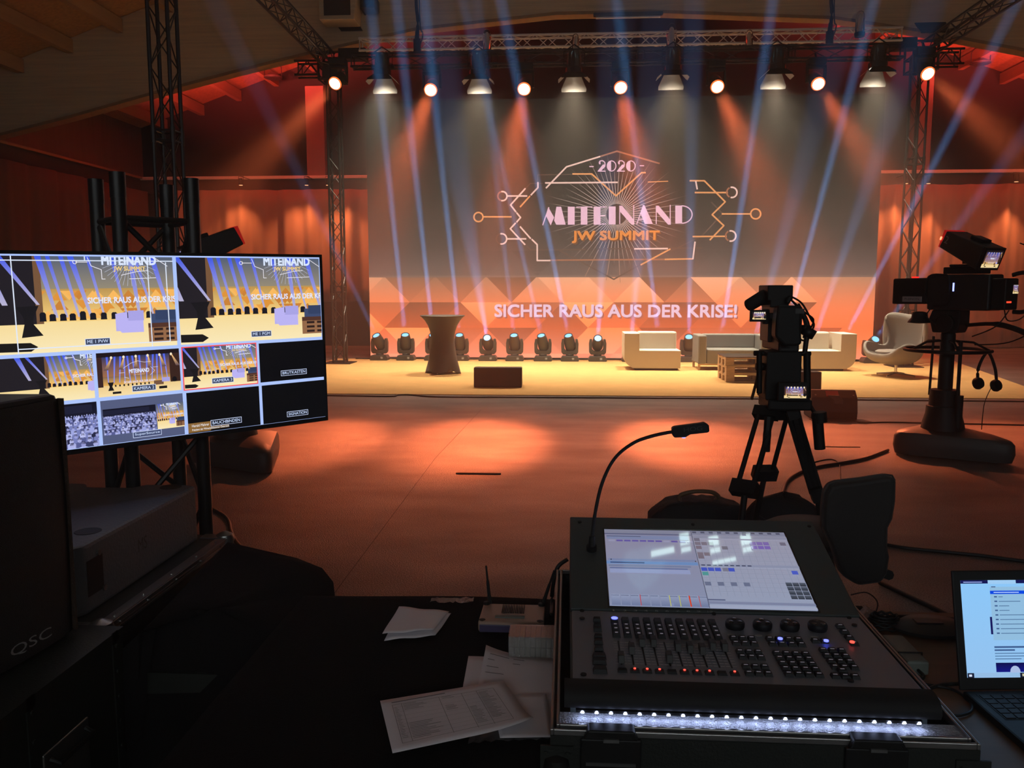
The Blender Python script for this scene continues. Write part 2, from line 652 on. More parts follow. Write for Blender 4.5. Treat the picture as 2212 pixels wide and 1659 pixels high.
# ledge (cable tray) above the curtains
ZL = 4.86
for x0, x1, lb in ((XL, -4.9, 'left'), (7.3, XR, 'right')):
    n += 1
    b = MB(); b.box(x0, x1, YB - .55, YB - .3, ZL - .09, ZL)
    struct('trim_%d' % n, b, M['alumatte'], 'metal ledge on the back wall to the %s of the screen' % lb, 'ledge', bevel=.01)
    n += 1
    b = MB(); b.box(x0, x1, YB - .5, YB - .32, ZL - .46, ZL - .09)
    struct('trim_%d' % n, b, M['wall'], 'dark board under the metal ledge to the %s of the screen' % lb, 'ledge')
n += 1
b = MB(); b.box(XL, XL + .25, 11.0, YB - .55, ZL - .06, ZL)
struct('trim_%d' % n, b, M['purlin'], 'ledge along the timber wall on the left', 'ledge')
n += 1
b = MB(); b.box(XL, XL + .18, 11.0, YB - .5, ZL - .5, ZL - .06)
struct('trim_%d' % n, b, M['wall'], 'dark board under the ledge on the timber wall', 'ledge')
# floor joint running towards the stage
n += 1
p0, p1, p2 = G(1040, 884), G(940, 990), G(722, 1282)
b = MB(); b.tube([p0 - Vector((0, 0, .004)), p1 - Vector((0, 0, .004)), p2 - Vector((0, 0, .004))], .0055, 5)
struct('trim_%d' % n, b, M['dim'], 'dark expansion joint running through the floor', 'floor joint')

# glowing windows added in the unseen rear wall to brighten the curved beam
wglow = glow('rear_fill_glow', (0.84, 0.92, 0.95), 7.0)
for k, (x, z) in enumerate(((-4.2, 4.2), (-1.6, 4.2), (1.0, 4.2), (3.6, 4.2), (6.2, 4.2))):
    b = MB()
    for i in range(5):
        b.box(x - .9 + i * .425, x - .84 + i * .425, YR, YR + .1, z - .7, z + .7)
    b.box(x - .9, x + .92, YR, YR + .1, z - .76, z - .7).box(x - .9, x + .92, YR, YR + .1, z + .7, z + .76)
    f = struct('window_%d' % (k + 1), b, M['purlin'], '%s tall window from the left in the rear wall' % ORD[k], 'window')
    b = MB(); b.box(x - .86, x + .88, YR + .01, YR + .03, z - .7, z + .7)
    b.build('pane', wglow, f)

# narrow roof lights ahead of the desk (the bright slots mirrored in the console display)
sky = glow('roof_daylight', (0.72, 1.0, 0.92), 9.0)
for k, (x0, x1, y0, y1) in enumerate(((2.08, 2.24, 10.60, 11.06), (2.56, 2.72, 10.45, 10.85), (3.08, 3.24, 10.33, 10.74), (2.56, 2.94, 10.19, 10.30), (1.56, 1.96, 10.64, 10.80))):
    z0, z1 = roofz(x0), roofz(x1)
    b = MB()
    for a_, c_ in ((y0 - .03, y0), (y1, y1 + .03), (y0 + .13, y0 + .16)) if k < 3 else ((y0 - .03, y0), (y1, y1 + .03)):
        b.prism([(x0, z0 - .06), (x1, z1 - .06), (x1, z1), (x0, z0)], a_, c_)
    f = struct('window_%d' % (k + 6), b, M['purlin'], '%s narrow roof light over the hall floor' % ORD[k], 'window')
    b = MB(); b.prism([(x0, z0 - .03), (x1, z1 - .03), (x1, z1 - .01), (x0, z0 - .01)], y0, y1); b.build('pane', sky, f)


# ------------------------------------------------------------------ curtains
def curtain(label, x0, x1, y, z0, z1, amp, along='x', seed=0, mt='curtain'):
    r = random.Random(seed)
    ln = abs(x1 - x0)
    nx = int(ln / .035)
    vs, fs = [], []
    ph = [r.uniform(0, 6.28) for _ in range(6)]
    fr = [r.uniform(2.5, 4.5), r.uniform(5, 8), r.uniform(9, 13), r.uniform(14, 22)]
    nz = 8
    for j in range(nz + 1):
        z = z1 + (z0 - z1) * j / nz
        w = .55 + .45 * j / nz
        for i in range(nx + 1):
            u = x0 + (x1 - x0) * i / nx
            d = amp * w * (math.sin(fr[1] * u + ph[0]) * .6 + math.sin(fr[2] * u + ph[1] + .1 * j) * .5 + math.sin(fr[3] * u + ph[2]) * .3 + .6 * math.sin(fr[0] * u + ph[3]))
            vs.append((u, y + d, z) if along == 'x' else (y + d, u, z))
    for j in range(nz):
        for i in range(nx):
            a = j * (nx + 1) + i
            fs.append((a, a + 1, a + nx + 2, a + nx + 1))
    b = MB(); b.add(vs, fs)
    o = b.build('curtain', M[mt], smooth=True, solid=.012)
    tag(o, label, 'curtain')
    return o


curtain('brown pleated curtain under the ledge between left tower and corner', -11.9, -4.95, YB - .75, 1.28, ZL - .42, .13, seed=3)
curtain('brown pleated curtain to the floor at the right of the screen', 7.25, 15.3, YB - .75, .04, ZL - .42, .13, seed=5)
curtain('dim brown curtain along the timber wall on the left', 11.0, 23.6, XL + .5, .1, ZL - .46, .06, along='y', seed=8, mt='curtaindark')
b = MB(); b.box(-11.9, -4.95, YB - .9, YB - .62, .0, 1.26)
tag(b.build('stage_skirt', M['cloth']), 'black skirt below the short curtain on the left', 'skirt')

# pars on the ledge lighting the curtains
def par(px, py, label, tgt, w, col=(1, .27, .09), ang=75):
    p = PY(px, py, YB - 1.5)
    w *= .7
    t = thing('par_light', label, 'stage light', p, group=None)
    b = MB(); b.cyl((0, 0, -.14), (0, 0, .12), .085, .07, 14); b.build('body', M['rubber'], t, smooth='auto')
    b = MB(); b.tube([(-.1, 0, 0), (-.1, .05, .2), (.1, .05, .2), (.1, 0, 0)], .012, 6); b.tube([(0, .05, .2), (0, .95, .2)], .015, 6)
    b.build('bracket', M['black'], t)
    b = MB(); b.cyl((0, 0, -.15), (0, 0, -.142), .07, .07, 14); b.build('lens', glow('par_lens', (1, .45, .2), 2.0, sample=False), t)
    t.scale = (.7, .7, .7)
    spot('par_beam', p + Vector((0, 0, -.17)), tgt, col, w, ang, 1.0, .06)


par(662, 392, 'small black par light left of the left back pillar', (-7.9, YB - .7, 2.6), 420)
par(708, 392, 'small black par light right of the left back pillar', (-6.2, YB - .7, 2.4), 420)
par(1958, 388, 'small black par light beside the right truss tower', (8.6, YB - .7, 2.4), 420)
par(2006, 388, 'small black par light at the right of the right truss tower', (9.9, YB - .7, 2.4), 520, ang=50)
par(2196, 384, 'small black par light on the ledge at the far right', (12.0, YB - .7, 2.2), 520, ang=55)
par(520, 392, 'small black par light at mid ledge above the short curtain', (-9.6, YB - .7, 2.6), 300)

area('curtain_fill', (-8.4, YB - 2.6, 4.6), (-8.4, YB - .75, 2.4), (1, .38, .18), 14, 6.2, .1, 150)  # added area lights without fixtures, evening out the light on the curtains
area('curtain_fill', (11.2, YB - 2.6, 4.6), (11.2, YB - .75, 2.2), (1, .38, .18), 26, 7.5, .1, 150)

# ------------------------------------------------------------------ things hung on the beam and roof
b = MB(); p = PY(1282, 34, BY - .12); q = PY(1432, 30, BY - .12)
t = thing('fluorescent_lamp', 'unlit long fluorescent lamp under the curved beam', 'ceiling lamp', p)
b = MB(off=p); b.box(p.x, q.x, BY - .17, BY - .07, p.z - .02, p.z + .05); b.build('housing', M['darkgrey'], t, bevel=.01)
b = MB(off=p); b.cyl((p.x + .05, BY - .12, p.z - .045), (q.x - .05, BY - .12, p.z - .045), .024, n=10); b.build('tube', M['whitelamp'], t, smooth='auto')
for px, py, w, h, lb in ((748, 58, .5, .17, 'dark rectangular plate on the curved beam above the left corner'), (2008, 60, .6, .2, 'dark slanted plate on the curved beam above the right corner')):
    p = PY(px, py, BY - .02)
    b = MB(); b.prism([(p.x - w / 2, p.z + h / 2), (p.x + w / 2, p.z + h / 2), (p.x + w / 2 + .1, p.z - h / 2), (p.x - w / 2 + .14, p.z - h / 2)], BY - .05, BY)
    tag(b.build('mounting_plate', M['black'], bevel=.008), lb, 'plate')
p = PY(738, 20, BY - .3)
t = thing('wall_speaker', 'pale boxy loudspeaker high on the curved beam at left', 'loudspeaker', p)
b = MB(); b.prism([(-.4, -.28), (.32, -.28), (.42, .36), (-.4, .36)], -.26, .26); b.build('cabinet', M['glulam'], t, bevel=.015)
b = MB(); b.box(-.3, .25, -.27, -.262, -.2, .28); b.build('grille', M['wall'], t)
p = PY(801, 12, BY - .3)
t = thing('projector', 'dark blue projector bracketed to the curved beam', 'projector', p)
b = MB(); b.box(-.16, .14, -.25, .2, -.12, .14); b.build('body', M['darkgrey'], t, bevel=.03)
b = MB(); b.cyl((0, -.26, .0), (0, -.34, -.02), .06, .07, 14); b.build('lens', M['blackgloss'], t, smooth='auto')
b = MB(); b.box(-.2, -.165, -.1, .28, -.1, .3); b.build('bracket', M['black'], t)


def heater(px, py, label):
    p = PY(px, py, 23.2)
    t = thing('hanging_lamp', label, 'hanging lamp', p)
    b = MB(); b.lathe([(.05, .12), (.16, .06), (.25, 0), (.25, -.03), (.05, -.035)], 18); b.build('shade', M['headbody'], t, smooth='auto')
    b = MB(); b.lathe([(.22, -.035), (.22, -.045)], 18); b.build('diffuser', M['darkgrey'], t)
    b = MB(); b.tube([(-.24, 0, 0), (-.24, 0, .25), (-.1, 0, .45), (.1, 0, .45), (.24, 0, .25), (.24, 0, 0)], .014, 6)
    top = roofz(p.x) - .03 - p.z
    b.tube([(0, 0, .45), (0, 0, top)], .008, 5); b.build('bail', M['black'], t)


heater(590, 166, 'round hanging lamp against the red roof at left')
heater(2118, 135, 'round hanging lamp against the red roof at right')
for px, lb in ((901, 'left'), (1792, 'right')):
    p0 = PY(px, 100 if px < 1000 else 84, 17.35)
    t = thing('hoist_chain', 'black hoist chain and cable hanging on the %s half of the truss' % lb, 'hoist', p0)
    top = roofz(p0.x) - p0.z - .06
    b = MB(); b.tube(spline([(0, 0, 0), (.02, 0, .5), (-.01, 0, 1.0), (.0, 0, top)], 5), .035, 6); b.build('chain', M['black'], t)
    b = MB(); b.cyl((0, 0, -.12), (0, 0, .14), .075, n=12); b.cyl((.0, 0, .14), (0, 0, .3), .05, .03, n=10); b.build('hook_block', M['black'], t, smooth='auto')
    b = MB(); b.tube(spline([(.05, 0, .0), (.12, 0, .25), (.06, 0, .6), (.05, 0, top)], 5), .014, 5); b.build('cable', M['cable'], t)
# ================================================================== the stage
b = MB()
b.prism([(-5.55, 12.62), (7.33, 12.76), (9.35, 22.2), (8.9, 22.3), (7.4, 19.0), (-5.35, 19.05), (-5.75, 16.5)], 0.0, .012, 'z')
tag(b.build('stage_carpet', M['carpet']), 'wide yellow carpet covering the stage floor', 'carpet')
CZ = .012
# ------------------------------------------------------------------ LED wall
LY = 19.15
LX0, LX1, LZ0, LZ1 = -4.6, 6.87, 0.05, 5.86


def lp(px, py):
    p = PY(px, py, LY)
    return (p.x, p.z)


def lc(cx, cy):
    return lp(1000 + cx / 3.2529, 280 + cy / 3.2529)


led = thing('led_wall', 'huge LED wall showing the summit logo and an orange triangle pattern', 'screen', (1.13, 19.2, 0))
b = MB(off=led.location)
b.box(LX0, LX1, LY + .01, LY + .14, LZ0, LZ1)
b.build('cabinet', M['black'], led)
b = MB(off=led.location)
b.box(LX0 + .05, LX1 - .05, LY + .02, LY + .6, 0, LZ0)
for k in range(6):
    x = LX0 + .5 + k * 2.1
    b.tube([(x, LY + .16, 0), (x, LY + .16, 5.4), (x, LY + 1.6, .03), (x, LY + .16, .03)], .03, 6)
b.build('base', M['black'], led)
T_LED = Matrix.Translation((-1.13, LY - 19.2, 0)) @ Matrix(((1, 0, 0, 0), (0, 0, -1, 0), (0, 1, 0, 0), (0, 0, 0, 1)))
STOPS = [(200, (20, 18, 16)), (330, (25, 22, 20)), (430, (34, 30, 28)), (520, (60, 49, 45)), (560, (82, 67, 62)), (596, (104, 82, 74)), (597, (176, 122, 92)), (652, (228, 120, 76)), (706, (255, 112, 60)), (742, (255, 124, 74)), (775, (255, 152, 124))]


def grad(y):
    for (a, ca), (c, cc) in zip(STOPS, STOPS[1:]):
        if y <= c:
            return mixc(ca, cc, max(0, (y - a) / (c - a)))
    return STOPS[-1][1]


P = Paint(.0006)
P.clip = (LX0, LZ0, LX1, LZ1)
P.n = 1
ys = [s[0] for s in STOPS]
for a, c in zip(ys, ys[1:]):
    if c - a > 1:
        p = [(LX0, lp(1340, c)[1] - (0.3 if c == 775 else 0)), (LX1, lp(1340, c)[1] - (0.3 if c == 775 else 0)), (LX1, lp(1340, a)[1] + (.3 if a == 200 else 0)), (LX0, lp(1340, a)[1] + (.3 if a == 200 else 0))]
        P.poly(p, [grad(c - .5), grad(c - .5), grad(a + .5), grad(a + .5)], False)
P.up()
tr = random.Random(4)
rows = [(487, 542, .09), (542, 597, .15), (597, 653, .34), (653, 708, .34), (708, 764, .28), (764, 819, .1)]
for ri, (y0, y1, am) in enumerate(rows):
    off = 830 if ri % 2 == 0 else 775
    for i in range(-2, 22):
        xa = off - 2 * 110 + i * 55
        upward = (i % 2 == 0)
        if y1 <= 597 and tr.random() > .3:
            continue
        d = tr.uniform(-am, am * .8)
        pts = [(xa, y0), (xa + 55, y1), (xa - 55, y1)] if upward else [(xa, y1), (xa - 55, y0), (xa + 55, y0)]
        cols = [tuple(max(0, min(255, c * (1 + d * (1.25 if abs(q[1] - y0) < 1 else .7)))) for c in grad(min(774, q[1] + (1 if abs(q[1] - y0) < 1 else -1)))) for q in pts]
        P.poly([lp(*q) for q in pts], cols, False)
P.up()
for y, c in ((597, (120, 92, 80)), (588, (98, 78, 70))):
    P.rect(LX0, lp(1340, y)[1] - .02, LX1, lp(1340, y)[1] + .02, c)
M['led'] = screen_mat('led_picture', 1.35, .6)
P.build('screen', M['led'], led, T_LED)

W_, O_, D_, DD = (255, 206, 190), (244, 160, 98), (172, 108, 78), (100, 74, 62)
Q = Paint(.0006)
Q.n = 8
cx0, cy0 = 1080, 595
for i in range(60):
    a = 2 * PI * (i + .5) / 60
    ln = 430 + 60 * math.sin(i * 2.4) if abs(math.sin(a)) > .35 else 520
    p0 = (cx0 + 74 * math.cos(a), cy0 + 74 * math.sin(a))
    p1 = (cx0 + ln * .55 * math.cos(a), cy0 + ln * .55 * math.sin(a))
    p2 = (cx0 + ln * math.cos(a), cy0 + ln * math.sin(a))
    g2 = grad(280 + p2[1] / 3.2529)
    Q.line([lc(*p0), lc(*p1), lc(*p2)], .011, [(235, 205, 195), (190, 162, 150), g2], False)
Q.up()
WD = .034
for c, w, pts in (
        (DD, .03, [(440, 810), (475, 845), (860, 843)]), (DD, .03, [(680, 850), (1060, 1052), (1445, 840)]), (DD, .03, [(950, 838), (1680, 832)]),
        (DD, .03, [(1745, 510), (1825, 592), (1680, 745), (1450, 860)]), (DD, .02, [(525, 318), (770, 315)]), (DD, .02, [(525, 318), (525, 375)]), (DD, .025, [(438, 415), (475, 378), (560, 378)]),
        (D_, WD, [(962, 190), (1082, 152), (1380, 238)]), (D_, WD, [(612, 918), (1420, 912)]), (O_, WD, [(1420, 912), (1615, 908)]),
        (W_, WD, [(585, 410), (728, 262), (962, 190)]), (O_, WD, [(772, 312), (905, 312), (1075, 466), (1255, 303), (1282, 303)]),
        (W_, WD, [(580, 375), (1085, 371)]), (O_, .02, [(1300, 369), (1440, 363)]),
        (W_, WD, [(527, 372), (527, 408), (478, 460)]), (O_, WD, [(470, 468), (403, 543)]),
        (W_, WD, [(438, 415), (335, 530), (372, 578)]), (W_, WD, [(378, 585), (405, 618), (378, 650)]), (W_, WD, [(370, 657), (333, 697), (436, 808)]),
        (W_, WD, [(403, 683), (475, 765)]), (W_, WD, [(485, 772), (522, 808), (522, 920), (612, 920)]), (W_, WD, [(1615, 908), (1630, 790)]),
        (W_, WD, [(312, 467), (450, 467)]), (O_, WD, [(145, 613), (340, 613)]), (W_, WD, [(312, 768), (443, 768)]),
        (O_, WD, [(1595, 360), (1695, 360), (1842, 508), (1750, 598), (1832, 675), (1735, 775)]), (W_, WD, [(1635, 365), (1645, 418)]),
        (O_, WD, [(1630, 443), (1858, 443)]), (O_, WD, [(1820, 593), (2018, 593)]), (O_, WD, [(1615, 752), (1850, 750)]),
        (O_, WD, [(1250, 950), (1455, 840)]), (W_, WD, [(1205, 838), (1437, 836)])):
    Q.line([lc(*p) for p in pts], w, c)
for x, y, r, a0, a1, c in ((278, 468, 32, -100, 100, W_), (278, 468, 32, 110, 250, D_), (110, 615, 32, 0, 360, O_), (272, 768, 36, -100, 100, W_), (272, 768, 36, 110, 250, DD),
                           (1888, 442, 36, -100, 100, W_), (1888, 442, 36, 120, 240, D_), (2055, 593, 35, 0, 360, O_), (1880, 748, 36, -100, 100, W_), (1880, 748, 36, 120, 240, D_)):
    Q.line([lc(x + r * math.cos(R(a0 + (a1 - a0) * i / 20)), y + r * math.sin(R(a0 + (a1 - a0) * i / 20))) for i in range(21)], .034, c)
Q.build('emblem', screen_mat('led_emblem', 1.0, .6, False), led, T_LED)

PK = (250, 196, 214)
Q = Paint(.0006)
Q.n = 60


def pg(pts):
    Q.poly([lc(*p) for p in pts], PK)


def ln_(pts, w=.02):
    Q.line([lc(*p) for p in pts], w, PK)


# MITEINAND, half solid and half hairline letters
ln_([(561, 671), (604, 548)], .024)
pg([(600, 545), (641, 618), (617, 674), (582, 602)])
pg([(657, 543), (690, 543), (722, 669), (656, 669), (641, 640)])
pg([(737, 543), (785, 543), (785, 669), (737, 669)])
ln_([(797, 546), (908, 544)]); pg([(828, 545), (874, 545), (874, 669), (828, 669)])
pg([(918, 543), (966, 543), (966, 669), (918, 669)]); ln_([(966, 545), (1006, 544)]); ln_([(966, 606), (998, 606)]); ln_([(966, 665), (1003, 664)])
pg([(1024, 541), (1072, 541), (1072, 667), (1024, 667)])
for x0 in (1098, 1354):
    ln_([(x0 + 3, 540), (x0 + 3, 663)], .02); ln_([(x0 + 101, 532), (x0 + 101, 667)], .02)
    pg([(x0, 536), (x0 + 20, 536), (x0 + 105, 640), (x0 + 105, 669), (x0 + 86, 669), (x0, 572)])
ln_([(1221, 663), (1266, 535)], .02); ln_([(1238, 632), (1290, 632)], .018)
pg([(1264, 532), (1274, 532), (1333, 664), (1276, 664), (1246, 588)])
pg([(1490, 535), (1538, 535), (1538, 661), (1490, 661)])
ln_([(1536 + 72 * math.cos(R(a)), 598 + 61 * math.sin(R(a))) for a in range(-90, 91, 9)], .024)
# - 2020 -
ln_([(890, 262), (917, 262)], .022); ln_([(1243, 256), (1270, 256)], .022)
for x0 in (948, 1083):
    pg([(x0 + 34, 248), (x0 + 52, 248), (x0 + 52, 262), (x0 + 24, 290), (x0, 296), (x0 + 2, 288)])
    pg([(x0 + 6, 228), (x0 + 18, 222), (x0 + 18, 246), (x0 + 8, 246)])
    ln_([(x0 + 8 + 0, 236), (x0 + 16, 222), (x0 + 34, 221), (x0 + 48, 232), (x0 + 50, 252)], .022)
    ln_([(x0, 294), (x0 + 52, 294)], .022)
for x0 in (1008, 1143):
    pg([(x0 + 32 + 30 * math.cos(R(a)), 258 + 38 * math.sin(R(a))) for a in range(90, 271, 15)])
    ln_([(x0 + 33 + 33 * math.cos(R(a)), 258 + 36 * math.sin(R(a))) for a in range(-90, 91, 12)], .02)


def fit(t, l, r, top, bot, c, bold, sh=None):
    (xa, za), (xb, zb) = lc(l, bot), lc(r, top)
    if sh:
        Q.text(t, xa + .03, za - .03, xb - xa, zb - za, sh, bold)
    Q.text(t, xa, za, xb - xa, zb - za, c, bold)


fit('JW SUMMIT', 768, 1378, 712, 796, (238, 142, 66), .04, (120, 72, 44))
fit('SICHER RAUS AUS DER KRISE!', 226, 1921, 1232, 1314, (252, 208, 226), .036, (196, 104, 84))
Q.build('lettering', screen_mat('led_letters', 1.0, .6, False), led, T_LED)

# ------------------------------------------------------------------ moving heads along the foot of the LED wall
BLUE = (0.12, 0.42, 1.0)
lens_m = glow('beam_lens', (0.22, 0.62, 1.0), 1.7, sample=False)
NH = []


def moving_head(i, x, tgt, watt, ang, label, y=18.72):
    base = Vector((x, y, CZ))
    t = thing('moving_head_light', label, 'moving head light', base, group=None)
    piv = Vector((0, 0, .40))
    d = (Vector(tgt) - base - piv).normalized()
    if not NH:
        b = MB()
        b.prism([(-.2, 0), (.2, 0), (.21, .05), (.17, .12), (-.17, .12), (-.21, .05)], -.15, .15)
        b.build('base', M['headbody'], t, bevel=.012)
        b = MB()
        b.cyl((0, 0, .115), (0, 0, .16), .09, n=16)
        b.prism([(-.19, .20), (-.15, .15), (.15, .15), (.19, .20), (.195, .40), (.175, .50), (.125, .50), (.125, .28), (.08, .235), (-.08, .235), (-.125, .28), (-.125, .50), (-.175, .50), (-.195, .40)], -.07, .07)
        b.build('yoke', M['headbody'], t, bevel=.012)
        b = MB()
        b.lathe([(.03, -.21), (.085, -.20), (.118, -.14), (.125, -.04), (.122, .06), (.105, .17), (.098, .215), (.088, .22), (.08, .205)], 20)
        h = b.build('head', M['headbody'], t, smooth='auto')
        b = MB(); b.cyl((0, 0, .200), (0, 0, .208), .075, n=18)
        b.build('lens', lens_m, h)
        b = MB(); b.box(-.1, -.02, -.151, -.15, .045, .085); b.build('display', M['darkgrey'], t)
        b = MB(); b.box(.05, .10, -.152, -.15, .04, .085); b.build('button_panel', M['letter'], t)
    else:
        for c in kids(NH[0]):
            dup(c, parent=t)
    NH.append(t)
    for c in kids(t):
        nm = c.name.split('.')[0]
        if nm == 'head':
            c.location = piv
            c.rotation_euler = d.to_track_quat('Z', 'Y').to_euler()
    if watt:
        p = base + piv + d * .225
        spot('beam_light', p, tgt, BLUE, watt, ang, .25, .05)


HX = [820, 877, 937, 994, 1054, 1112, 1173, 1231, 1291, 1363, 1425, 1488, 1556, 1627, 1690, 1755, 1818, 1883]
# where each beam crosses the frame's upper edge, how far out it leans, its power and spread
AIM = [(560, 200, 15.5, 40, 3.2), (800, 0, 15.3, 430, 1.8), (857, 0, 15.3, 460, 1.8), (917, 0, 15.3, 460, 1.8), (940, 80, 12.5, 20, 5.5), (1030, 0, 15.3, 160, 2.0), (1000, 0, 15.3, 260, 1.8), (1082, 0, 15.3, 460, 1.8),
       (1330, 80, 12.5, 20, 4.5), (1420, 80, 12.5, 20, 4.5), (1332, 0, 15.3, 400, 1.8), (1497, 60, 14.5, 70, 3.4), (1670, 0, 15.3, 480, 1.8), (1812, 80, 13, 22, 4.5), (1888, 0, 15.3, 480, 1.8), (1960, 150, 13.5, 34, 3.6), (2198, 0, 15.3, 450, 1.8), (2060, 500, 16.0, 46, 2.6)]
HL = ['black moving head at the left end of the row, lens turned to the hall', 'second black moving head from the left of the row', 'black moving head mostly hidden behind the black cocktail table',
      'black moving head just right of the cocktail table', 'tall-tilted black moving head beyond the table, fifth of the row', 'sixth black moving head from the left of the row', 'seventh black moving head from the left of the row',
      'eighth black moving head from the left of the row', 'tall-tilted black moving head left of the left white sofa', 'black moving head peeping over the left arm of the left white sofa', 'black moving head hidden behind the back of the left white sofa',
      'black moving head in the gap between white and grey sofas', 'black moving head behind the middle of the grey sofa', 'black moving head peeping over the right end of the grey sofa', 'black moving head hidden behind the tripod camera',
      'black moving head behind the right white sofa', 'black moving head behind the arm of the right white sofa', 'black moving head between the right white sofa and the egg chair']
for i, (px, (tx, ty, yy, w, an)) in enumerate(zip(HX, AIM)):
    x = PY(px, 740, 18.72).x
    moving_head(i, x, PY(tx, ty, yy), w * 1000, an, HL[i])

# ------------------------------------------------------------------ cocktail table under a stretch cover
p = G(957, 806, CZ)
t = thing('cocktail_table', 'tall black cocktail table in a stretch cover on the carpet', 'table', (p.x, p.y, CZ))
H = 1.12


def cover(r, th, z):
    k = max(0, 1 - z / .5)
    lobe = .5 + .5 * math.cos(4 * th + .6)
    rr = r * (1 - k * k * .26 * (1 - lobe))
    zz = z + (.09 * (1 - lobe) ** 1.5 if z < .01 else 0)
    return (rr * math.cos(th), rr * math.sin(th), zz)


prof = [(.36, .0), (.345, .05), (.325, .12), (.285, .25), (.25, .42), (.228, .58), (.225, .68), (.24, .80), (.28, .92), (.34, 1.02), (.40, 1.085), (.425, 1.11)]
b = MB(); b.lathe(prof, 48, f=cover); b.build('stretch_cover', M['spandex'], t, smooth=True)
b = MB(); b.lathe([(.428, 1.10), (.432, 1.112), (.42, 1.12), (.0, 1.121)], 48); b.build('tabletop', M['darkgrey'], t, smooth='auto')
for k in range(4):
    a = -.15 + k * PI / 2
    b = MB(); b.tube([(.1 * math.cos(a), .1 * math.sin(a), .12), (.34 * math.cos(a), .34 * math.sin(a), .015)], .018, 6)
    b.cyl((.33 * math.cos(a), .33 * math.sin(a), 0), (.33 * math.cos(a), .33 * math.sin(a), .03), .025, n=8)
    b.build('leg', M['alu'], t)


# ------------------------------------------------------------------ wedge monitors
def wedge(name, label, loc, w, prof, rz=0, back=False):
    t = thing(name, label, 'stage monitor', loc, rz)
    b = MB(); b.prism(prof, -w / 2, w / 2, 'x'); b.build('cabinet', M['black'], t, bevel=.012)
    return t


p0, p1 = G(1022, 838, CZ), G(1128, 836, CZ)
t = wedge('stage_monitor', 'black wedge monitor lying on the carpet right of the cocktail table', ((p0.x + p1.x) / 2, (p0.y + p1.y) / 2, CZ), .80, [(0, 0), (.5, 0), (.52, .06), (.3, .32), (.02, .33)], R(2))
b = MB(); b.box(-.38, .38, -.004, 0, .02, .31); b.build('back_panel', M['spandex'], t)
p0, p1 = G(1764, 905), G(1846, 908)
cxm = (p0 + p1) / 2
w = (p1 - p0).length
t2 = dup(t, loc=(G(1708, 845).x, 13.25, CZ), rz=R(-1), label='black wedge monitor on the carpet edge behind the tripod camera')
tf = wedge('stage_monitor', 'black wedge monitor on the bare floor with its handle side towards us', (cxm.x - .02, cxm.y, 0), .56, [(0, 0), (-.02, .1), (.015, .275), (.13, .365), (.2, .36), (.46, .12), (.44, 0)], R(-4))
b = MB(); b.cb((-.02, .065, .322), (.15, .09, .012), Matrix.Rotation(R(38), 3, 'X')); b.build('connector_plate', M['redplastic'], tf)
b = MB(); b.prism([(-.09, .36), (.05, .36), (.1, .3), (.1, .25), (-.01, .25), (-.02, .3)], -.012, .012, 'y', Matrix.Translation((0, -.004, -.05)))
b.build('handle', M['darkgrey'], tf, bevel=.005)
for x in (-.23, .23):
    b = MB(); b.cyl((x, .03, .30), (x, .022, .31), .012, n=8); b.build('screw', M['steel'], tf)
b = MB(); b.prism([(-.3, -.16), (.42, -.16), (.36, 0.03), (-.3, .03)], 0, .004, 'z', Matrix.Translation((cxm.x - .02, cxm.y, 0)))
tag(b.build('shadow_mat', M['rubber']), 'dark flat mat drawn as the shadow at the floor monitor', 'mat')  # flat dark sheet put in as the shadow at the monitor's foot

# ------------------------------------------------------------------ white corner sofas
def white_sofa(label, x0, x1, y0, flip):
    """x0 = outer side of the arm, x1 = open end"""
    w = abs(x1 - x0)
    t = thing('white_sofa', label, 'sofa', ((x0 + x1) / 2, y0, CZ))
    s = -1 if flip else 1
    X = lambda u: s * (u - w / 2)
    d = .82
    b = MB()
    pr = [(X(.16 + .0), .045)] + [(X(.24 + .24 * math.cos(a)), .285 + .24 * math.sin(a)) for a in [R(250 - 10 * k) for k in range(8)]] + [(X(0), .40), (X(0), .74), (X(.30), .74), (X(.30), .40), (X(w - .0), .40), (X(w), .045)]
    b.prism(pr, 0, d)
    b.build('body', M['white'], t, bevel=.035, seg=3)
    b = MB()
    if flip:
        b.box(X(w), X(.36), d - .28, d, .38, .75)
    else:
        b.box(X(.31), X(w - .02), d - .28, d, .38, .75)
    b.build('backrest', M['white'], t, bevel=.035, seg=3)
    b = MB(); b.box(min(X(.22), X(w - .05)), max(X(.22), X(w - .05)), .05, d - .05, 0, .047)
    b.build('plinth', M['black'], t)
    return t


p0, p1 = G(1348, 800, CZ), G(1473, 803, CZ)
white_sofa('cream white sofa with one arm, left of the grey sofa', p0.x, p1.x, 16.65, False)
q0, q1 = PY(1690, 800, 16.75), PY(1848, 800, 16.75)
white_sofa('cream white sofa with arm at its right end, beside the egg chair', q1.x, q0.x, 16.75, True)

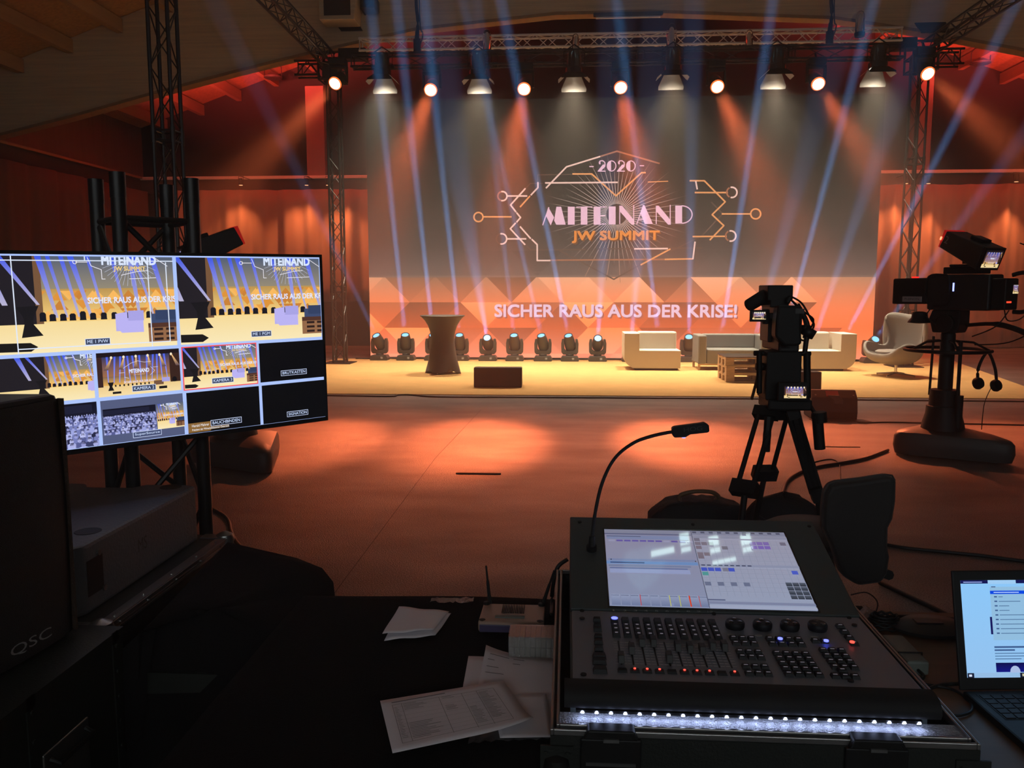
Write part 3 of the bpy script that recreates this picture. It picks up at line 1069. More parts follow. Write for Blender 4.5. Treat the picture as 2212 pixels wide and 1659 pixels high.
# grey sofa
p0 = G(1505, 800, CZ)
gx0, gx1, gy = PY(1503, 790, 17.0).x, PY(1655, 790, 17.0).x, 16.75
t = thing('grey_sofa', 'slate grey two-seat sofa on pale wooden legs', 'sofa', ((gx0 + gx1) / 2, gy, CZ))
w = gx1 - gx0
for s in (-1, 1):
    b = MB(); b.box(s * w / 2, s * (w / 2 - .17), 0, .78, .13, .70); b.build('armrest', M['grey'], t, bevel=.025, seg=3)
b = MB(); b.box(-w / 2 + .175, w / 2 - .175, .0, .76, .13, .42); b.build('seat', M['grey'], t, bevel=.025, seg=3)
b = MB(); b.box(-w / 2 + .175, w / 2 - .175, .56, .78, .425, .70); b.build('backrest', M['grey'], t, bevel=.025, seg=3)
for x in (-w / 2 + .03, w / 2 - .03):
    for y in (.03, .75):
        b = MB(); b.box(x - .022, x + .022, y - .022, y + .022, 0, .13); b.build('leg', M['pallet'], t)
b = MB(); b.box(-w / 2 + .03, w / 2 - .03, .015, .045, .10, .13); b.box(-w / 2 + .03, w / 2 - .03, .735, .765, .10, .13); b.build('rail', M['pallet'], t)

# ------------------------------------------------------------------ pallet table
pp = G(1566, 826, CZ)
pal0 = None
PL = ['lowest of the three stacked wooden pallets under the glass top', 'middle one of the three stacked wooden pallets under the glass top', 'topmost of the three stacked wooden pallets under the glass top']
for k in range(3):
    loc = (pp.x + .62 - .005 * k, pp.y + .42, CZ + .1445 * k)
    if pal0 is None:
        pal0 = thing('wooden_pallet', PL[0], 'pallet', loc, 0, 'pallets of the pallet table')
        b = MB()
        for i in range(5):
            y = -.4 + i * .164
            b.box(-.6, .6, y, y + (.144 if i in (0, 2, 4) else .10), .122, .144)
        b.build('top_boards', M['pallet'], pal0)
        b = MB()
        for x in (-.6, -.0725, .455):
            b.box(x, x + .145, -.4, .4, .1, .1215)
        b.build('cross_boards', M['pallet'], pal0)
        for x in (-.6, -.0725, .455):
            for y in (-.4, -.07, .26):
                b = MB(); b.box(x, x + .145, y, y + .14, .022, .0995); b.build('block', M['pallet'], pal0)
        b = MB()
        for y in (-.4, -.07, .26):
            b.box(-.6, .6, y, y + .14, 0, .0215)
        b.build('bottom_boards', M['pallet'], pal0)
    else:
        dup(pal0, loc, R((-1, 1)[k % 2]) * .6, PL[k])
b = MB(); b.box(-.61, .61, -.41, .41, 0, .012)
o = b.build('glass_top', M['glassdark'], bevel=.003)
o.location = (pp.x + .615, pp.y + .42, CZ + .4335)
tag(o, 'dark glass sheet lying on top of the pallet stack', 'glass top')

# ------------------------------------------------------------------ egg chair
p = G(1936, 812, CZ)
t = thing('egg_chair', 'pale grey felt egg chair on a steel star base', 'armchair', (p.x, p.y, CZ), R(205))
KS = 1.10
half = [(.40, 0, .385), (.41, .14, .39), (.40, .27, .43), (.36, .37, .52), (.26, .425, .575), (.12, .43, .56), (.0, .40, .515), (-.10, .36, .52), (-.15, .345, .60), (-.16, .36, .74), (-.13, .40, .90), (-.13, .415, 1.0), (-.19, .37, 1.065), (-.27, .25, 1.06), (-.32, .12, 1.04), (-.33, 0, 1.035)]
rim = spline(half, 4)
rim = [Vector(v) for v in rim] + [Vector((v.x, -v.y, v.z)) for v in rim[::-1][1:-1]]
bc = Vector((.02, 0, .215))
nt_ = 14
vs, fs = [], []
for v in rim:
    o_ = Vector((v.x - bc.x, v.y - bc.y, 0))
    L_ = o_.length
    o_.normalize()
    back = max(0, min(1, (v.z - .5) / .5))
    P1 = bc + o_ * (.30 + .10 * back) + Vector((0, 0, -.0))
    P2 = v - Vector((0, 0, (v.z - bc.z) * .62)) + o_ * (.05 + (.0 if v.x > -.1 else .05)) + (Vector((.02, 0, 0)) if back > .5 else Vector())
    for k in range(1, nt_ + 1):
        q = k / nt_
        vs.append((bc * (1 - q) ** 3 + P1 * 3 * q * (1 - q) ** 2 + P2 * 3 * q * q * (1 - q) + v * q ** 3) * KS)
n_ = len(rim)
for i in range(n_):
    j = (i + 1) % n_
    for k in range(nt_ - 1):
        fs.append((i * nt_ + k, j * nt_ + k, j * nt_ + k + 1, i * nt_ + k + 1))
vs.append(bc * KS)
fs += [(len(vs) - 1, ((i + 1) % n_) * nt_, i * nt_) for i in range(n_)]
b = MB(); b.add(vs, fs); b.build('shell', M['egg'], t, smooth=True, solid=.045)
b = MB(); b.lathe([(.02, .0), (.24, .0), (.29, .03), (.29, .06), (.25, .085), (.02, .095)], 28, Matrix.Translation((.13, 0, .405)) @ Matrix.Diagonal((1.05, 1.0, 1, 1)))
b.build('seat_cushion', M['egg'], t, smooth='auto')
b = MB(); b.cyl((.02, 0, .05), (.02, 0, .235), .028, n=14); b.build('column', M['chrome'], t, smooth='auto')
for k in range(4):
    a = R(20 + 90 * k)
    b = MB(); b.tube([(.02, 0, .06), (.02 + .36 * math.cos(a), .36 * math.sin(a), .025)], [.022, .012], 8)
    b.cyl((.02 + .35 * math.cos(a), .35 * math.sin(a), 0), (.02 + .35 * math.cos(a), .35 * math.sin(a), .025), .014, n=8)
    b.build('base_arm', M['chrome'], t, smooth='auto')

# ------------------------------------------------------------------ trusses
def truss(name, label, p0, p1, size, rc, rb, m, up=(0, 0, 1), pitch=None, group=None, couplers=()):
    p0, p1 = Vector(p0), Vector(p1)
    t = thing(name, label, 'truss', p0, group=group)
    d = (p1 - p0)
    L = d.length
    d.normalize()
    u = Vector(up)
    u = (u - d * u.dot(d)).normalized()
    s = d.cross(u)
    h = size / 2
    cs = [(1, 1), (1, -1), (-1, -1), (-1, 1)]
    pt = lambda c, q: s * (c[0] * h) + u * (c[1] * h) + d * q
    for c in cs:
        b = MB(); b.cyl(pt(c, 0), pt(c, L), rc, n=8); b.build('chord', m, t, smooth='auto')
    nb = max(2, int(round(L / (pitch or size * 1.15))))
    st = L / nb
    for fi in range(4):
        a, c = cs[fi], cs[(fi + 1) % 4]
        b = MB()
        for k in range(nb):
            q0, q1 = k * st, (k + 1) * st
            if (k + fi) % 2: a, c = c, a
            b.cyl(pt(a, q0), pt(c, q1), rb, n=5)
            if (k + fi) % 2: a, c = c, a
        for q in (0.02, L - .02):
            b.cyl(pt(a, q), pt(c, q), rb * 1.4, n=5)
        b.build('bracing', m, t, smooth='auto')
    for q in couplers:
        b = MB()
        for dq in (-.06, .06):
            for fi in range(4):
                b.cyl(pt(cs[fi], q + dq), pt(cs[(fi + 1) % 4], q + dq), rb * 1.3, n=5)
        for c in cs:
            b.cyl(pt(c, q - .09), pt(c, q + .09), rc * 1.35, n=8)
        b.build('coupler', m, t, smooth='auto')
    return t


A0, A1 = PY(778, 101, 17.62), PY(1945, 75, 17.62)
zt = (A0.z + A1.z) / 2
truss('aluminium_truss', 'bare aluminium truss spanning above the stage', (A0.x, 17.62, zt), (A1.x, 17.62, zt), .24, .025, .010, M['alumatte'], pitch=.26)
B0, B1 = PY(760, 133, 17.15), PY(1952, 112, 17.15)
zb = (B0.z + B1.z) / 2
truss('black_truss', 'black lamp truss hanging in front of the aluminium truss', (B0.x, 17.15, zb), (B1.x, 17.15, zb), .24, .025, .010, M['blacktruss'], pitch=.5, couplers=(2.9, 5.8, 8.7))
TXL, TXR, TY = -4.98, 7.08, 17.9
truss('truss_tower', 'black truss tower at the left edge of the LED wall', (TXL, TY, .03), (TXL, TY, 6.0), .24, .025, .010, M['blacktruss'], up=(1, .0, 0), pitch=.32, couplers=(1.6,))
truss('truss_tower', 'black truss tower at the right of the LED wall', (TXR, TY, .03), (TXR, TY, 6.0), .24, .025, .010, M['blacktruss'], up=(.85, .5, 0), pitch=.32, couplers=(1.1, 4.2))
truss('truss_tower', 'tall black truss tower standing on the left in front of the stage', (-4.86, 10.05, .03), (-4.86, 10.05, 6.4), .24, .025, .009, M['blacktruss'], up=(1, 0, 0), pitch=.36, couplers=(3.45,))
for x, y, lb in ((TXL, TY, 'left back'), (TXR, TY, 'right back'), (-4.86, 10.05, 'left front')):
    b = MB(); b.box(x - .3, x + .3, y - .3, y + .3, 0, .028)
    tag(b.build('tower_base_plate', M['black']), 'steel base plate under the %s truss tower' % lb, 'base plate')
truss('side_truss', 'dark truss running from the left tower towards the hall', (TXL, TY - .35, 6.36), (-4.87, 10.3, 6.45), .24, .025, .010, M['blacktruss'], pitch=.3)
truss('side_truss', 'dark truss running from the right tower towards the hall', (TXR, TY - .35, 6.36), (TXR, 9.0, 6.36), .24, .025, .010, M['blacktruss'], pitch=.3)
for x, s, lb in ((TXL, -1, 'left'), (TXR, 1, 'right')):
    c = Vector((x, TY - .05, 6.25))
    t = thing('sleeve_block', 'black sleeve block crowning the %s truss tower' % lb, 'sleeve block', c)
    b = MB()
    for dx in (-.24, .24):
        for dy in (-.22, .22):
            b.cyl((dx, dy, -.28), (dx, dy, .3), .025, n=8)
    for z in (-.26, .0, .28):
        for dy in (-.22, .22): b.cyl((-.24, dy, z), (.24, dy, z), .022, n=8)
        for dx in (-.24, .24): b.cyl((dx, -.22, z), (dx, .22, z), .022, n=8)
    b.build('frame', M['blacktruss'], t)
    b = MB()
    for z in (-.14, .14):
        for dy in (-.13, .13): b.cyl((s * .24, dy, z), (s * .78, dy, z), .025, n=8)
    for dy in (-.13, .13):
        b.cyl((s * .28, dy, -.14), (s * .5, dy, .14), .012, n=6); b.cyl((s * .5, dy, .14), (s * .74, dy, -.14), .012, n=6); b.cyl((s * .7, dy, -.14), (s * .7, dy, .14), .014, n=6)
    b.build('outrigger', M['blacktruss'], t)
    b = MB(); b.box(-s * .2, -s * .78, -.3, -.02, .12, .34); b.build('chain_motor', M['black'], t, bevel=.02)
    b = MB(); b.box(-.16, .16, -.26, .2, -.26, .1); b.build('roller_housing', M['black'], t, bevel=.015)

# ------------------------------------------------------------------ amber wash heads under the black truss
AMB = (1.0, 0.185, 0.062)
amb_lens = glow('amber_lens', (1.0, 0.72, 0.42), 9.0, sample=False)
amb_halo = glow('amber_halo', (1.0, 0.16, 0.03), 1.6, sample=False)  # glowing ring stands in for the orange halo around the lens
WH = None
WP = [((723, 181), (480, 434), 'leftmost of the seven glowing amber wash lights under the truss'), ((930, 195), (650, 950), 'second from the left of the seven amber wash lights'), ((1132, 193), (1008, 950), 'third from the left of the seven amber wash lights'),
      ((1341, 190), (1505, 950), 'middle one of the seven amber wash lights, above the logo'), ((1550, 188), (1905, 950), 'fifth from the left of the seven amber wash lights'), ((1768, 182), (2270, 950), 'sixth from the left of the seven amber wash lights'), ((2005, 160), (2290, 420), 'rightmost amber wash light beside the right tower')]
for (px, py), (tx, ty), lb in WP:
    lp_ = PY(px, py, 16.9)
    tgt = G(tx, ty) if ty > 700 else PY(tx, ty, 13.2)
    d = (tgt - lp_).normalized()
    piv = lp_ - d * .2
    t = thing('wash_light', lb, 'stage light', piv)
    if WH is None:
        b = MB(); b.lathe([(.04, -.16), (.11, -.15), (.13, -.06), (.135, .1), (.135, .17), (.122, .18)], 20)
        h = b.build('head', M['black'], t, smooth='auto')
        b = MB(); b.lathe([(.133, .172), (.133, .192), (.115, .196)], 24); b.build('halo_ring', amb_halo, h)
        b = MB(); b.cyl((0, 0, .18), (0, 0, .198), .112, n=24); b.build('lens', amb_lens, h)
        b = MB(); b.box(-.19, -.15, -.05, .05, -.05, .26); b.box(.15, .19, -.05, .05, -.05, .26); b.box(-.19, .19, -.06, .06, .22, .27)
        b.build('yoke', M['black'], t, bevel=.01)
        b = MB(); b.box(-.17, .17, -.12, .12, .28, .40); b.build('base', M['black'], t, bevel=.015)
        b = MB(); b.cyl((0, 0, .40), (0, .1, .52), .02, n=8); b.build('clamp', M['black'], t)
        WH = t
    else:
        for c in kids(WH): dup(c, parent=t)
    for c in kids(t):
        if c.name.split('.')[0] == 'head':
            c.rotation_euler = d.to_track_quat('Z', 'Y').to_euler()
    spot('amber_beam', lp_ + d * .03, tgt, AMB, 8500, 13.0, .9, .11)
    spot('amber_beam_edge', lp_ + d * .03, tgt, AMB, 1300, 26, 1.0, .11)

# ------------------------------------------------------------------ barn-door fresnels
FR = None
M['flap'] = mat('pale_barn_door_inside', (.27, .262, .25), .5)
fl = glow('fresnel_lens', (1.0, 0.95, 0.82), 1.1, base=(.4, .4, .4), sample=False)
for i, (px, py) in enumerate(((826, 164), (1033, 164), (1240, 160), (1453, 155), (1677, 153), (1896, 148))):
    p = PY(px, py, 16.95)
    t = thing('fresnel_lamp', '%s from the left of the six barn-door fresnel lamps' % ORD[i], 'stage light', p)
    if FR is None:
        b = MB(); b.lathe([(.05, .44), (.12, .42), (.14, .36), (.155, .12), (.175, .10), (.175, .0), (.15, -.0)], 24)
        b.build('housing', M['blackgloss'], t, smooth='auto')
        b = MB(); b.lathe([(.15, -.002), (.15, -.012), (.13, -.014), (.0, -.018)], 24); b.build('lens', fl, t, smooth='auto')
        b = MB(); b.tube([(-.2, 0, .16), (-.21, 0, .42), (0, 0, .56), (.21, 0, .42), (.2, 0, .16)], .014, 6); b.cyl((-.22, 0, .16), (-.15, 0, .16), .03, n=8); b.cyl((.15, 0, .16), (.24, 0, .16), .03, n=8)
        b.build('yoke', M['black'], t)
        def flap(nm, ang, tilt, w0, w1, ln, m):
            c, s_ = math.cos(ang), math.sin(ang)
            out, rt_ = Vector((c, s_, 0)), Vector((-s_, c, 0))
            dn = Vector((0, 0, -1)) * math.cos(tilt) + out * math.sin(tilt)
            h0 = out * .16
            nn = dn.cross(rt_).normalized() * .002
            vs = []
            for o2 in (nn, -nn):
                vs += [h0 - rt_ * w0 + o2, h0 + rt_ * w0 + o2, h0 + dn * ln * .8 + rt_ * w1 + o2, h0 + dn * ln + rt_ * w1 * .97 + o2, h0 + dn * ln - rt_ * w1 * .97 + o2, h0 + dn * ln * .8 - rt_ * w1 + o2]
            b = MB(); b.add(vs, [tuple(range(6))[::-1], tuple(range(6, 12))] + [(k, (k + 1) % 6, (k + 1) % 6 + 6, k + 6) for k in range(6)])
            b.build(nm, m, t)
        flap('barn_door', R(90), R(16), .14, .25, .30, M['flap'])
        flap('barn_door', R(-90), R(46), .15, .25, .19, M['black'])
        flap('barn_door', R(0), R(48), .10, .15, .2, M['flap'])
        flap('barn_door', R(180), R(48), .10, .15, .2, M['flap'])
        FR = t
    else:
        for c in kids(FR): dup(c, parent=t)
    spot('fresnel_beam', p + Vector((0, 0, -.03)), (p.x, p.y - .6, 0), (1.0, .80, .56), 1500, 84, 1.0, .1)
    spot('fresnel_spill', p + Vector((0, 0, -.03)), (p.x, p.y, 0), (1.0, .85, .62), 420, 130, 1.0, .1)

M['bulb'] = mat('frosted_bulb', (.8, .76, .7), .4)
# glass-domed lamps on the truss
GL = None
M['dome'] = mat('clear_dome', (.9, .85, .8), .05)
M['dome'].node_tree.nodes['Principled BSDF'].inputs['Transmission Weight'].default_value = 1.0
M['dome'].node_tree.nodes['Principled BSDF'].inputs['IOR'].default_value = 1.12
for i, (px, py) in enumerate(((1052, 112), (1243, 112), (1450, 108), (1618, 104), (1857, 74))):
    p = PY(px, py, 17.32)
    t = thing('domed_lamp', '%s from the left of the clear domed lamps at the truss' % ORD[i], 'lamp', p)
    k = (1, .8, 1.15, .8, 1)[i]
    if GL is None:
        b = MB(); b.lathe([(.09, -.05), (.1, 0), (.1, .03), (.05, .035)], 18); b.build('socket', M['black'], t, smooth='auto')
        b = MB(); b.lathe([(.085, .03), (.088, .3), (.08, .36), (.06, .41), (.03, .435), (.0, .44)], 20); b.build('dome', M['dome'], t, smooth=True)
        b = MB(); b.lathe([(.02, .04), (.04, .08), (.045, .3), (.03, .36), (.01, .38)], 12); b.build('bulb', M['bulb'], t, smooth=True)
        GL = t
    else:
        for c in kids(GL): dup(c, parent=t)
    t.scale = (k, k, k)
# ================================================================== control position: monitor
TH = .655
def ydist(a, c):
    return TH / (PY(*a, 1).z - PY(*c, 1).z)


tr_, br_ = (697, 550), (706, 908)
tl_, bl_ = (-22, 539.6), (-22, 1003)
Yr, Yl = ydist(tr_, br_), ydist(tl_, bl_)
cR = (PY(*tr_, Yr) + PY(*br_, Yr)) / 2
cL = (PY(*tl_, Yl) + PY(*bl_, Yl)) / 2
uu = cR - cL
TW = uu.length
uu.normalize()
nn = Vector((uu.y, -uu.x, 0)).normalized()
vv = nn.cross(uu).normalized()
if vv.z < 0: vv = -vv
nn = uu.cross(vv)
T_TV = Matrix(((uu.x, vv.x, nn.x, 0), (uu.y, vv.y, nn.y, 0), (uu.z, vv.z, nn.z, 0), (0, 0, 0, 1)))
cen = (cR + cL) / 2
tv = thing('monitor', 'large flat monitor showing the camera multi-view, mounted on a truss stand', 'monitor', cen)
b = MB(M=T_TV); b.box(-TW / 2, TW / 2, -TH / 2, TH / 2, -.035, -.004); b.build('housing', M['black'], tv, bevel=.004)
b = MB(M=T_TV)
e = .011
b.box(-TW / 2, TW / 2, TH / 2 - e, TH / 2, -.004, .003).box(-TW / 2, TW / 2, -TH / 2, -TH / 2 + e * 1.5, -.004, .003)
b.box(-TW / 2, -TW / 2 + e, -TH / 2 + e * 1.5, TH / 2 - e, -.004, .003).box(TW / 2 - e, TW / 2, -TH / 2 + e * 1.5, TH / 2 - e, -.004, .003)
b.build('bezel', M['blackgloss'], tv)
b = MB(M=T_TV); b.box(-.22, .22, -.2, .2, -.075, -.036); b.build('wall_mount', M['black'], tv, bevel=.005)
sw, sh = TW - 2 * e, TH - 2.5 * e
P = Paint(.00012)
P.n = 1
FRM = (176, 200, 255)


def sub(x0, y0, x1, y1):
    P.clip = (x0, y0, x1, y1)
    w, h = x1 - x0, y1 - y0
    return lambda u, v: (x0 + u * w, y0 + v * h)


def label(f, t, u0, v0, u1, v1, bg=(58, 66, 90)):
    a, c = f(u0, v0), f(u1, v1)
    h = c[1] - a[1]
    P.rect(a[0], a[1], c[0], c[1], (210, 222, 255))
    k = h * .08
    P.rect(a[0] + k, a[1] + k, c[0] - k, c[1] - k, bg)
    P.text(t, a[0] + h * .3, a[1] + h * .27, c[0] - a[0] - h * .6, h * .5, (205, 222, 255), .008)


def view_stage(f, lo=0.0, sc=1.0):
    """stage seen by the close camera: (u, v) of the programme picture, shifted by lo and scaled by sc"""
    g = lambda u, v: f((u - lo) * sc, v)
    rc = lambda u0, v0, u1, v1, c, top=None: P.poly([g(u0, v0), g(u1, v0), g(u1, v1), g(u0, v1)], [c, c, top, top] if top else c)
    rc(-.5, .66, 1.6, 1.0, (150, 140, 120), (84, 96, 118))
    rc(-.5, .30, 1.6, .66, (255, 214, 130), (190, 150, 84))
    r = random.Random(3)
    P.up()
    for k in range(46):
        u, v = r.uniform(.15, 1.2), r.choice((.34, .44, .54))
        c = r.choice(((226, 150, 60), (250, 186, 96), (206, 132, 56)))
        P.poly([g(u - .05, v), g(u + .05, v), g(u, v + .1)] if k % 2 else [g(u - .05, v + .1), g(u + .05, v + .1), g(u, v)], c, False)
    rc(-.5, -.1, 1.6, .315, (255, 240, 196), (250, 222, 156))
    rc(-.5, .30, .185, 1.0, (34, 30, 36)); rc(.185, .30, .225, 1.0, (120, 86, 60))
    P.up()
    for u0, u1, w in ((.30, .215, .03), (.36, .27, .02), (.43, .345, .022), (.50, .40, .03), (.58, .50, .02), (.72, .645, .02), (.80, .76, .03), (.89, .79, .02), (.02, -.1, .05), (.2, .0, .03), (1.0, .9, .03)):
        v0 = .36 if u0 > .2 else .5
        P.poly([g(u0 - w * .3, v0), g(u0 + w * .3, v0), g(u1 + w * .6, 1), g(u1 - w * .6, 1)], [(190, 184, 214), (190, 184, 214), (60, 90, 232), (60, 90, 232)], False)
    P.up()
    for k in range(16):
        a = R(200 + k * 9)
        P.line([g(.757, .98), g(.757 + .18 * math.cos(a), .98 + .30 * math.sin(a))], .0012, (190, 195, 215), False)
    for pts in ([(.43, .94), (.5, .94)], [(.5, .99), (.52, .9), (.58, .86), (.58, .76), (.6, .76)], [(.7, .8), (.8, .84), (.87, .85)], [(.75, .76), (.92, .77)], [(.92, .99), (1.0, .9)]):
        P.line([g(*p) for p in pts], .0022, (235, 232, 240))
    P.line([g(.425 + .012 * math.cos(k), .94 + .02 * math.sin(k)) for k in range(8)], .002, (235, 232, 240))
    a = g(.585, .915)
    c = g(.925, 1.01)
    P.text('MITEINAND', a[0], a[1], c[0] - a[0], c[1] - a[1], (220, 232, 255), .05)
    a = g(.655, .835); c = g(.855, .895)
    P.text('JW SUMMIT', a[0], a[1], c[0] - a[0], c[1] - a[1], (240, 205, 130), .03)
    a = g(.485, .50); c = g(1.075, .563)
    P.text('SICHER RAUS AUS DER KRISE!', a[0], a[1], c[0] - a[0], c[1] - a[1], (226, 232, 255), .03)
    P.up()
    for k, u in enumerate((.22, .275, .335, .39, .45, .51, .575, .64, .71, .80, .86)):
        h = .095 if k in (0, 4) else .075
        P.poly([g(u - .02, .325), g(u + .02, .325), g(u + .018, .345), g(u + .018, .325 + h * .8), g(u + .01, .325 + h), g(u - .01, .325 + h), g(u - .018, .325 + h * .8), g(u - .018, .345)], (24, 24, 34), False)
    rc(.645, .19, .82, .33, (186, 178, 240)); P.poly([g(.645, .24), g(.68, .17), g(.82, .17), g(.82, .30), g(.72, .30), g(.72, .40), g(.645, .38)], (190, 182, 246)); rc(.725, .30, .825, .41, (172, 166, 232))
    rc(.87, .22, 1.3, .37, (62, 76, 112)); rc(.90, .3, 1.3, .41, (52, 66, 100))
    rc(.85, .05, 1.3, .26, (150, 106, 74)); rc(.85, .215, 1.3, .265, (84, 52, 42))
    for v in (.07, .125, .18):
        rc(.885, v, .945, v + .028, (48, 32, 30)); rc(.965, v, 1.02, v + .028, (48, 32, 30))
    P.poly([g(.075, .48), g(.2, .49), g(.165, .36), (g(.165, .3)), g(.215, .18), g(.095, .165), g(.115, .3), g(.11, .38)], (26, 24, 28))
    P.poly([g(-.1, .12), g(.14, .11), g(.18, .065), g(.14, .02), g(-.1, .03)], (26, 24, 24))


def view_wide(f):
    rc = lambda u0, v0, u1, v1, c, top=None: P.poly([f(u0, v0), f(u1, v0), f(u1, v1), f(u0, v1)], [c, c, top, top] if top else c)
    rc(0, 0, 1, 1, (30, 20, 24)); rc(.06, .2, .87, .9, (196, 130, 60), (46, 56, 96)); rc(.06, .2, .87, .45, (250, 190, 90), (130, 100, 80))
    rc(0, 0, 1, .25, (252, 226, 170), (240, 205, 140)); rc(.87, .22, 1, .9, (58, 36, 30)); rc(0, .22, .06, .9, (58, 36, 34))
    P.up()
    for k in range(12):
        u = .12 + k * .065
        P.poly([f(u - .004, .3), f(u + .004, .3), f(u + .03 * math.sin(k) + .012, .9), f(u + .03 * math.sin(k) - .012, .9)], [(150, 160, 255), (150, 160, 255), (80, 100, 236), (80, 100, 236)], False)
    P.up()
    for k in range(6):
        u = .17 + k * .145
        P.poly([f(u, .88), f(u + .01, .88), f(u + .05 * (k - 2.5) * .6 + .03, .6), f(u + .05 * (k - 2.5) * .6 - .02, .6)], [(255, 200, 130), (255, 200, 130), (90, 70, 80), (90, 70, 80)], False)
        P.ell(*f(u, .88), .004, .005, (255, 240, 210), 8, False)
    for pts in ([(.25, .52), (.32, .52)], [(.3, .62), (.4, .73), (.48, .77), (.56, .73), (.64, .74)], [(.31, .42), (.36, .38)], [(.62, .42), (.68, .52), (.63, .62)], [(.66, .6), (.72, .6)]):
        P.line([f(*p) for p in pts], .0012, (230, 226, 240))
    for t, u, v, w, h, c in (('MITEINAND', .37, .5, .24, .09, (230, 235, 255)), ('JW SUMMIT', .42, .43, .14, .045, (200, 160, 120)), ('SICHER RAUS AUS DER KRISE!', .30, .27, .38, .05, (235, 225, 235))):
        a, c2 = f(u, v), f(u + w, v + h)
        P.text(t, a[0], a[1], c2[0] - a[0], c2[1] - a[1], c, .03)
    P.up()
    for k in range(9):
        P.ell(*f(.2 + k * .05, .235), .0028, .004, (24, 24, 32), 8, False)
    P.poly([f(.11, .32), f(.18, .32), f(.16, .22), f(.18, .13), f(.11, .13), f(.13, .22)], (24, 22, 26))
    rc(.16, .05, .26, .1, (26, 24, 26)); rc(.66, .18, .78, .28, (120, 86, 64)); rc(.76, .24, .86, .34, (170, 164, 226)); rc(.72, .08, .82, .14, (24, 22, 24))
    P.ell(*f(.92, .28), .008, .009, (20, 18, 22))


def crowd(f, seed, big=False):
    r = random.Random(seed)
    a, c = f(0, 0), f(1, 1)
    P.rect(a[0], a[1], c[0], c[1], (38, 42, 70), (16, 16, 30))
    for k in range(9):
        P.rect(*f(r.uniform(0, .9), .78), *f(r.uniform(.05, 1), .95), (30, 32, 54), layer=(k == 0))
    rows_ = 9
    for q in range(rows_):
        v = .72 - .66 * (q / (rows_ - 1)) ** 1.25
        s_ = .018 + .055 * (q / (rows_ - 1)) ** 1.4
        P.up()
        u = r.uniform(-.02, .02)
        while u < 1.03:
            g_ = r.choice(((160, 168, 226), (122, 130, 190), (60, 64, 104), (186, 192, 244), (90, 96, 150), (40, 42, 72)))
            h_ = mixc((200, 204, 250), (150, 154, 214), r.random())
            x, y = f(u, v + r.uniform(-.01, .01))
            w_ = s_ * (c[0] - a[0])
            P.poly([(x - w_ * .8, y - w_ * 2.4), (x + w_ * .8, y - w_ * 2.4), (x + w_ * .75, y - w_ * .5), (x, y - w_ * .2), (x - w_ * .75, y - w_ * .5)], g_, False)
            P.ell(x, y, w_ * .38, w_ * .48, h_, 8, False)
            P.poly([(x - w_ * .38, y + w_ * .1), (x + w_ * .38, y + w_ * .1), (x + w_ * .2, y + w_ * .52), (x - w_ * .2, y + w_ * .52)], (44, 40, 66), False)
            u += s_ * r.uniform(1.25, 1.9)


X0, Y0 = -sw / 2, -TH / 2 + e * 1.5
gp = .0055
P.rect(X0, Y0, X0 + sw, Y0 + sh, FRM)
qx = [X0 + sw * k / 4 for k in range(5)]
qy = [Y0, Y0 + sh * .25, Y0 + sh * .5, Y0 + sh]
f = sub(qx[0] + gp, qy[2] + gp, qx[2] - gp, qy[3] - gp)
view_stage(f, -.05, .92)
P.up()
for pts in ([(.11, -.1), (.11, 1.1)], [(.0, .955), (1, .955)], [(.845, -.1), (.845, .94)], [(.955, .05), (.955, .94)], [(.11, .05), (.955, .05)], [(.49, 1), (.49, .955)]):
    P.line([f(*p) for p in pts], .0032, (226, 236, 255), False)
label(f, 'ME 1 PVW', .46, .055, .60, .125)
f = sub(qx[2] + gp, qy[2] + gp, qx[4] - gp, qy[3] - gp)
view_stage(f); label(f, 'ME 1 PGM', .47, .045, .615, .115)
f = sub(qx[0] + gp, qy[1] + gp, qx[1] - gp, qy[2] - gp)
view_stage(f, -.3, .98)
f = sub(qx[1] + gp, qy[1] + gp, qx[2] - gp, qy[2] - gp)
view_wide(f); label(f, 'KAMERA 2', .39, .06, .68, .20)
P.clip = None
P.rect(qx[2] + gp * .3, qy[1] + gp * .3, qx[3] - gp * .3, qy[2] - gp * .3, (250, 84, 92))
f = sub(qx[2] + gp, qy[1] + gp, qx[3] - gp, qy[2] - gp)
view_stage(f); label(f, 'KAMERA 3', .36, .08, .66, .22)
f = sub(qx[3] + gp, qy[1] + gp, qx[4] - gp, qy[2] - gp)
P.rect(*f(0, 0), *f(1, 1), (7, 8, 13)); label(f, 'BRUTKASTEN', .31, .12, .71, .26, (8, 10, 22))
f = sub(qx[0] + gp, qy[0] + gp, qx[1] - gp, qy[1] - gp)
crowd(f, 5)
f = sub(qx[1] + gp, qy[0] + gp, qx[2] - gp, qy[1] - gp)
P.rect(*f(0, 0), *f(1, 1), (84, 92, 126), (86, 94, 128))
c0, c1 = f(.02, .2), f(.65, .8)
crowd(sub(*c0, *c1), 9)
c0, c1 = f(.66, .2), f(1, .8)
view_stage(sub(*c0, *c1), .3, 1.25)
f = sub(qx[1] + gp, qy[0] + gp, qx[2] - gp, qy[1] - gp)
label(f, 'SuperSource', .35, .07, .70, .21, (70, 80, 116))
f = sub(qx[2] + gp, qy[0] + gp, qx[3] - gp, qy[1] - gp)
P.rect(*f(0, 0), *f(1, 1), (7, 8, 12)); P.rect(*f(0, .02), *f(.3, .25), (142, 104, 56)); P.rect(*f(.3, .05), *f(.55, .13), (120, 96, 66))
for t_, v_, w_, h_ in (('Harald Mahrer', .15, .22, .06), ('Präsident der Wirtschaftskammer Österreich', .06, .48, .055)):
    a = f(.05, v_)
    P.text(t_, a[0], a[1], w_ * sw / 4, h_ * sh / 4, (236, 232, 232), .01)
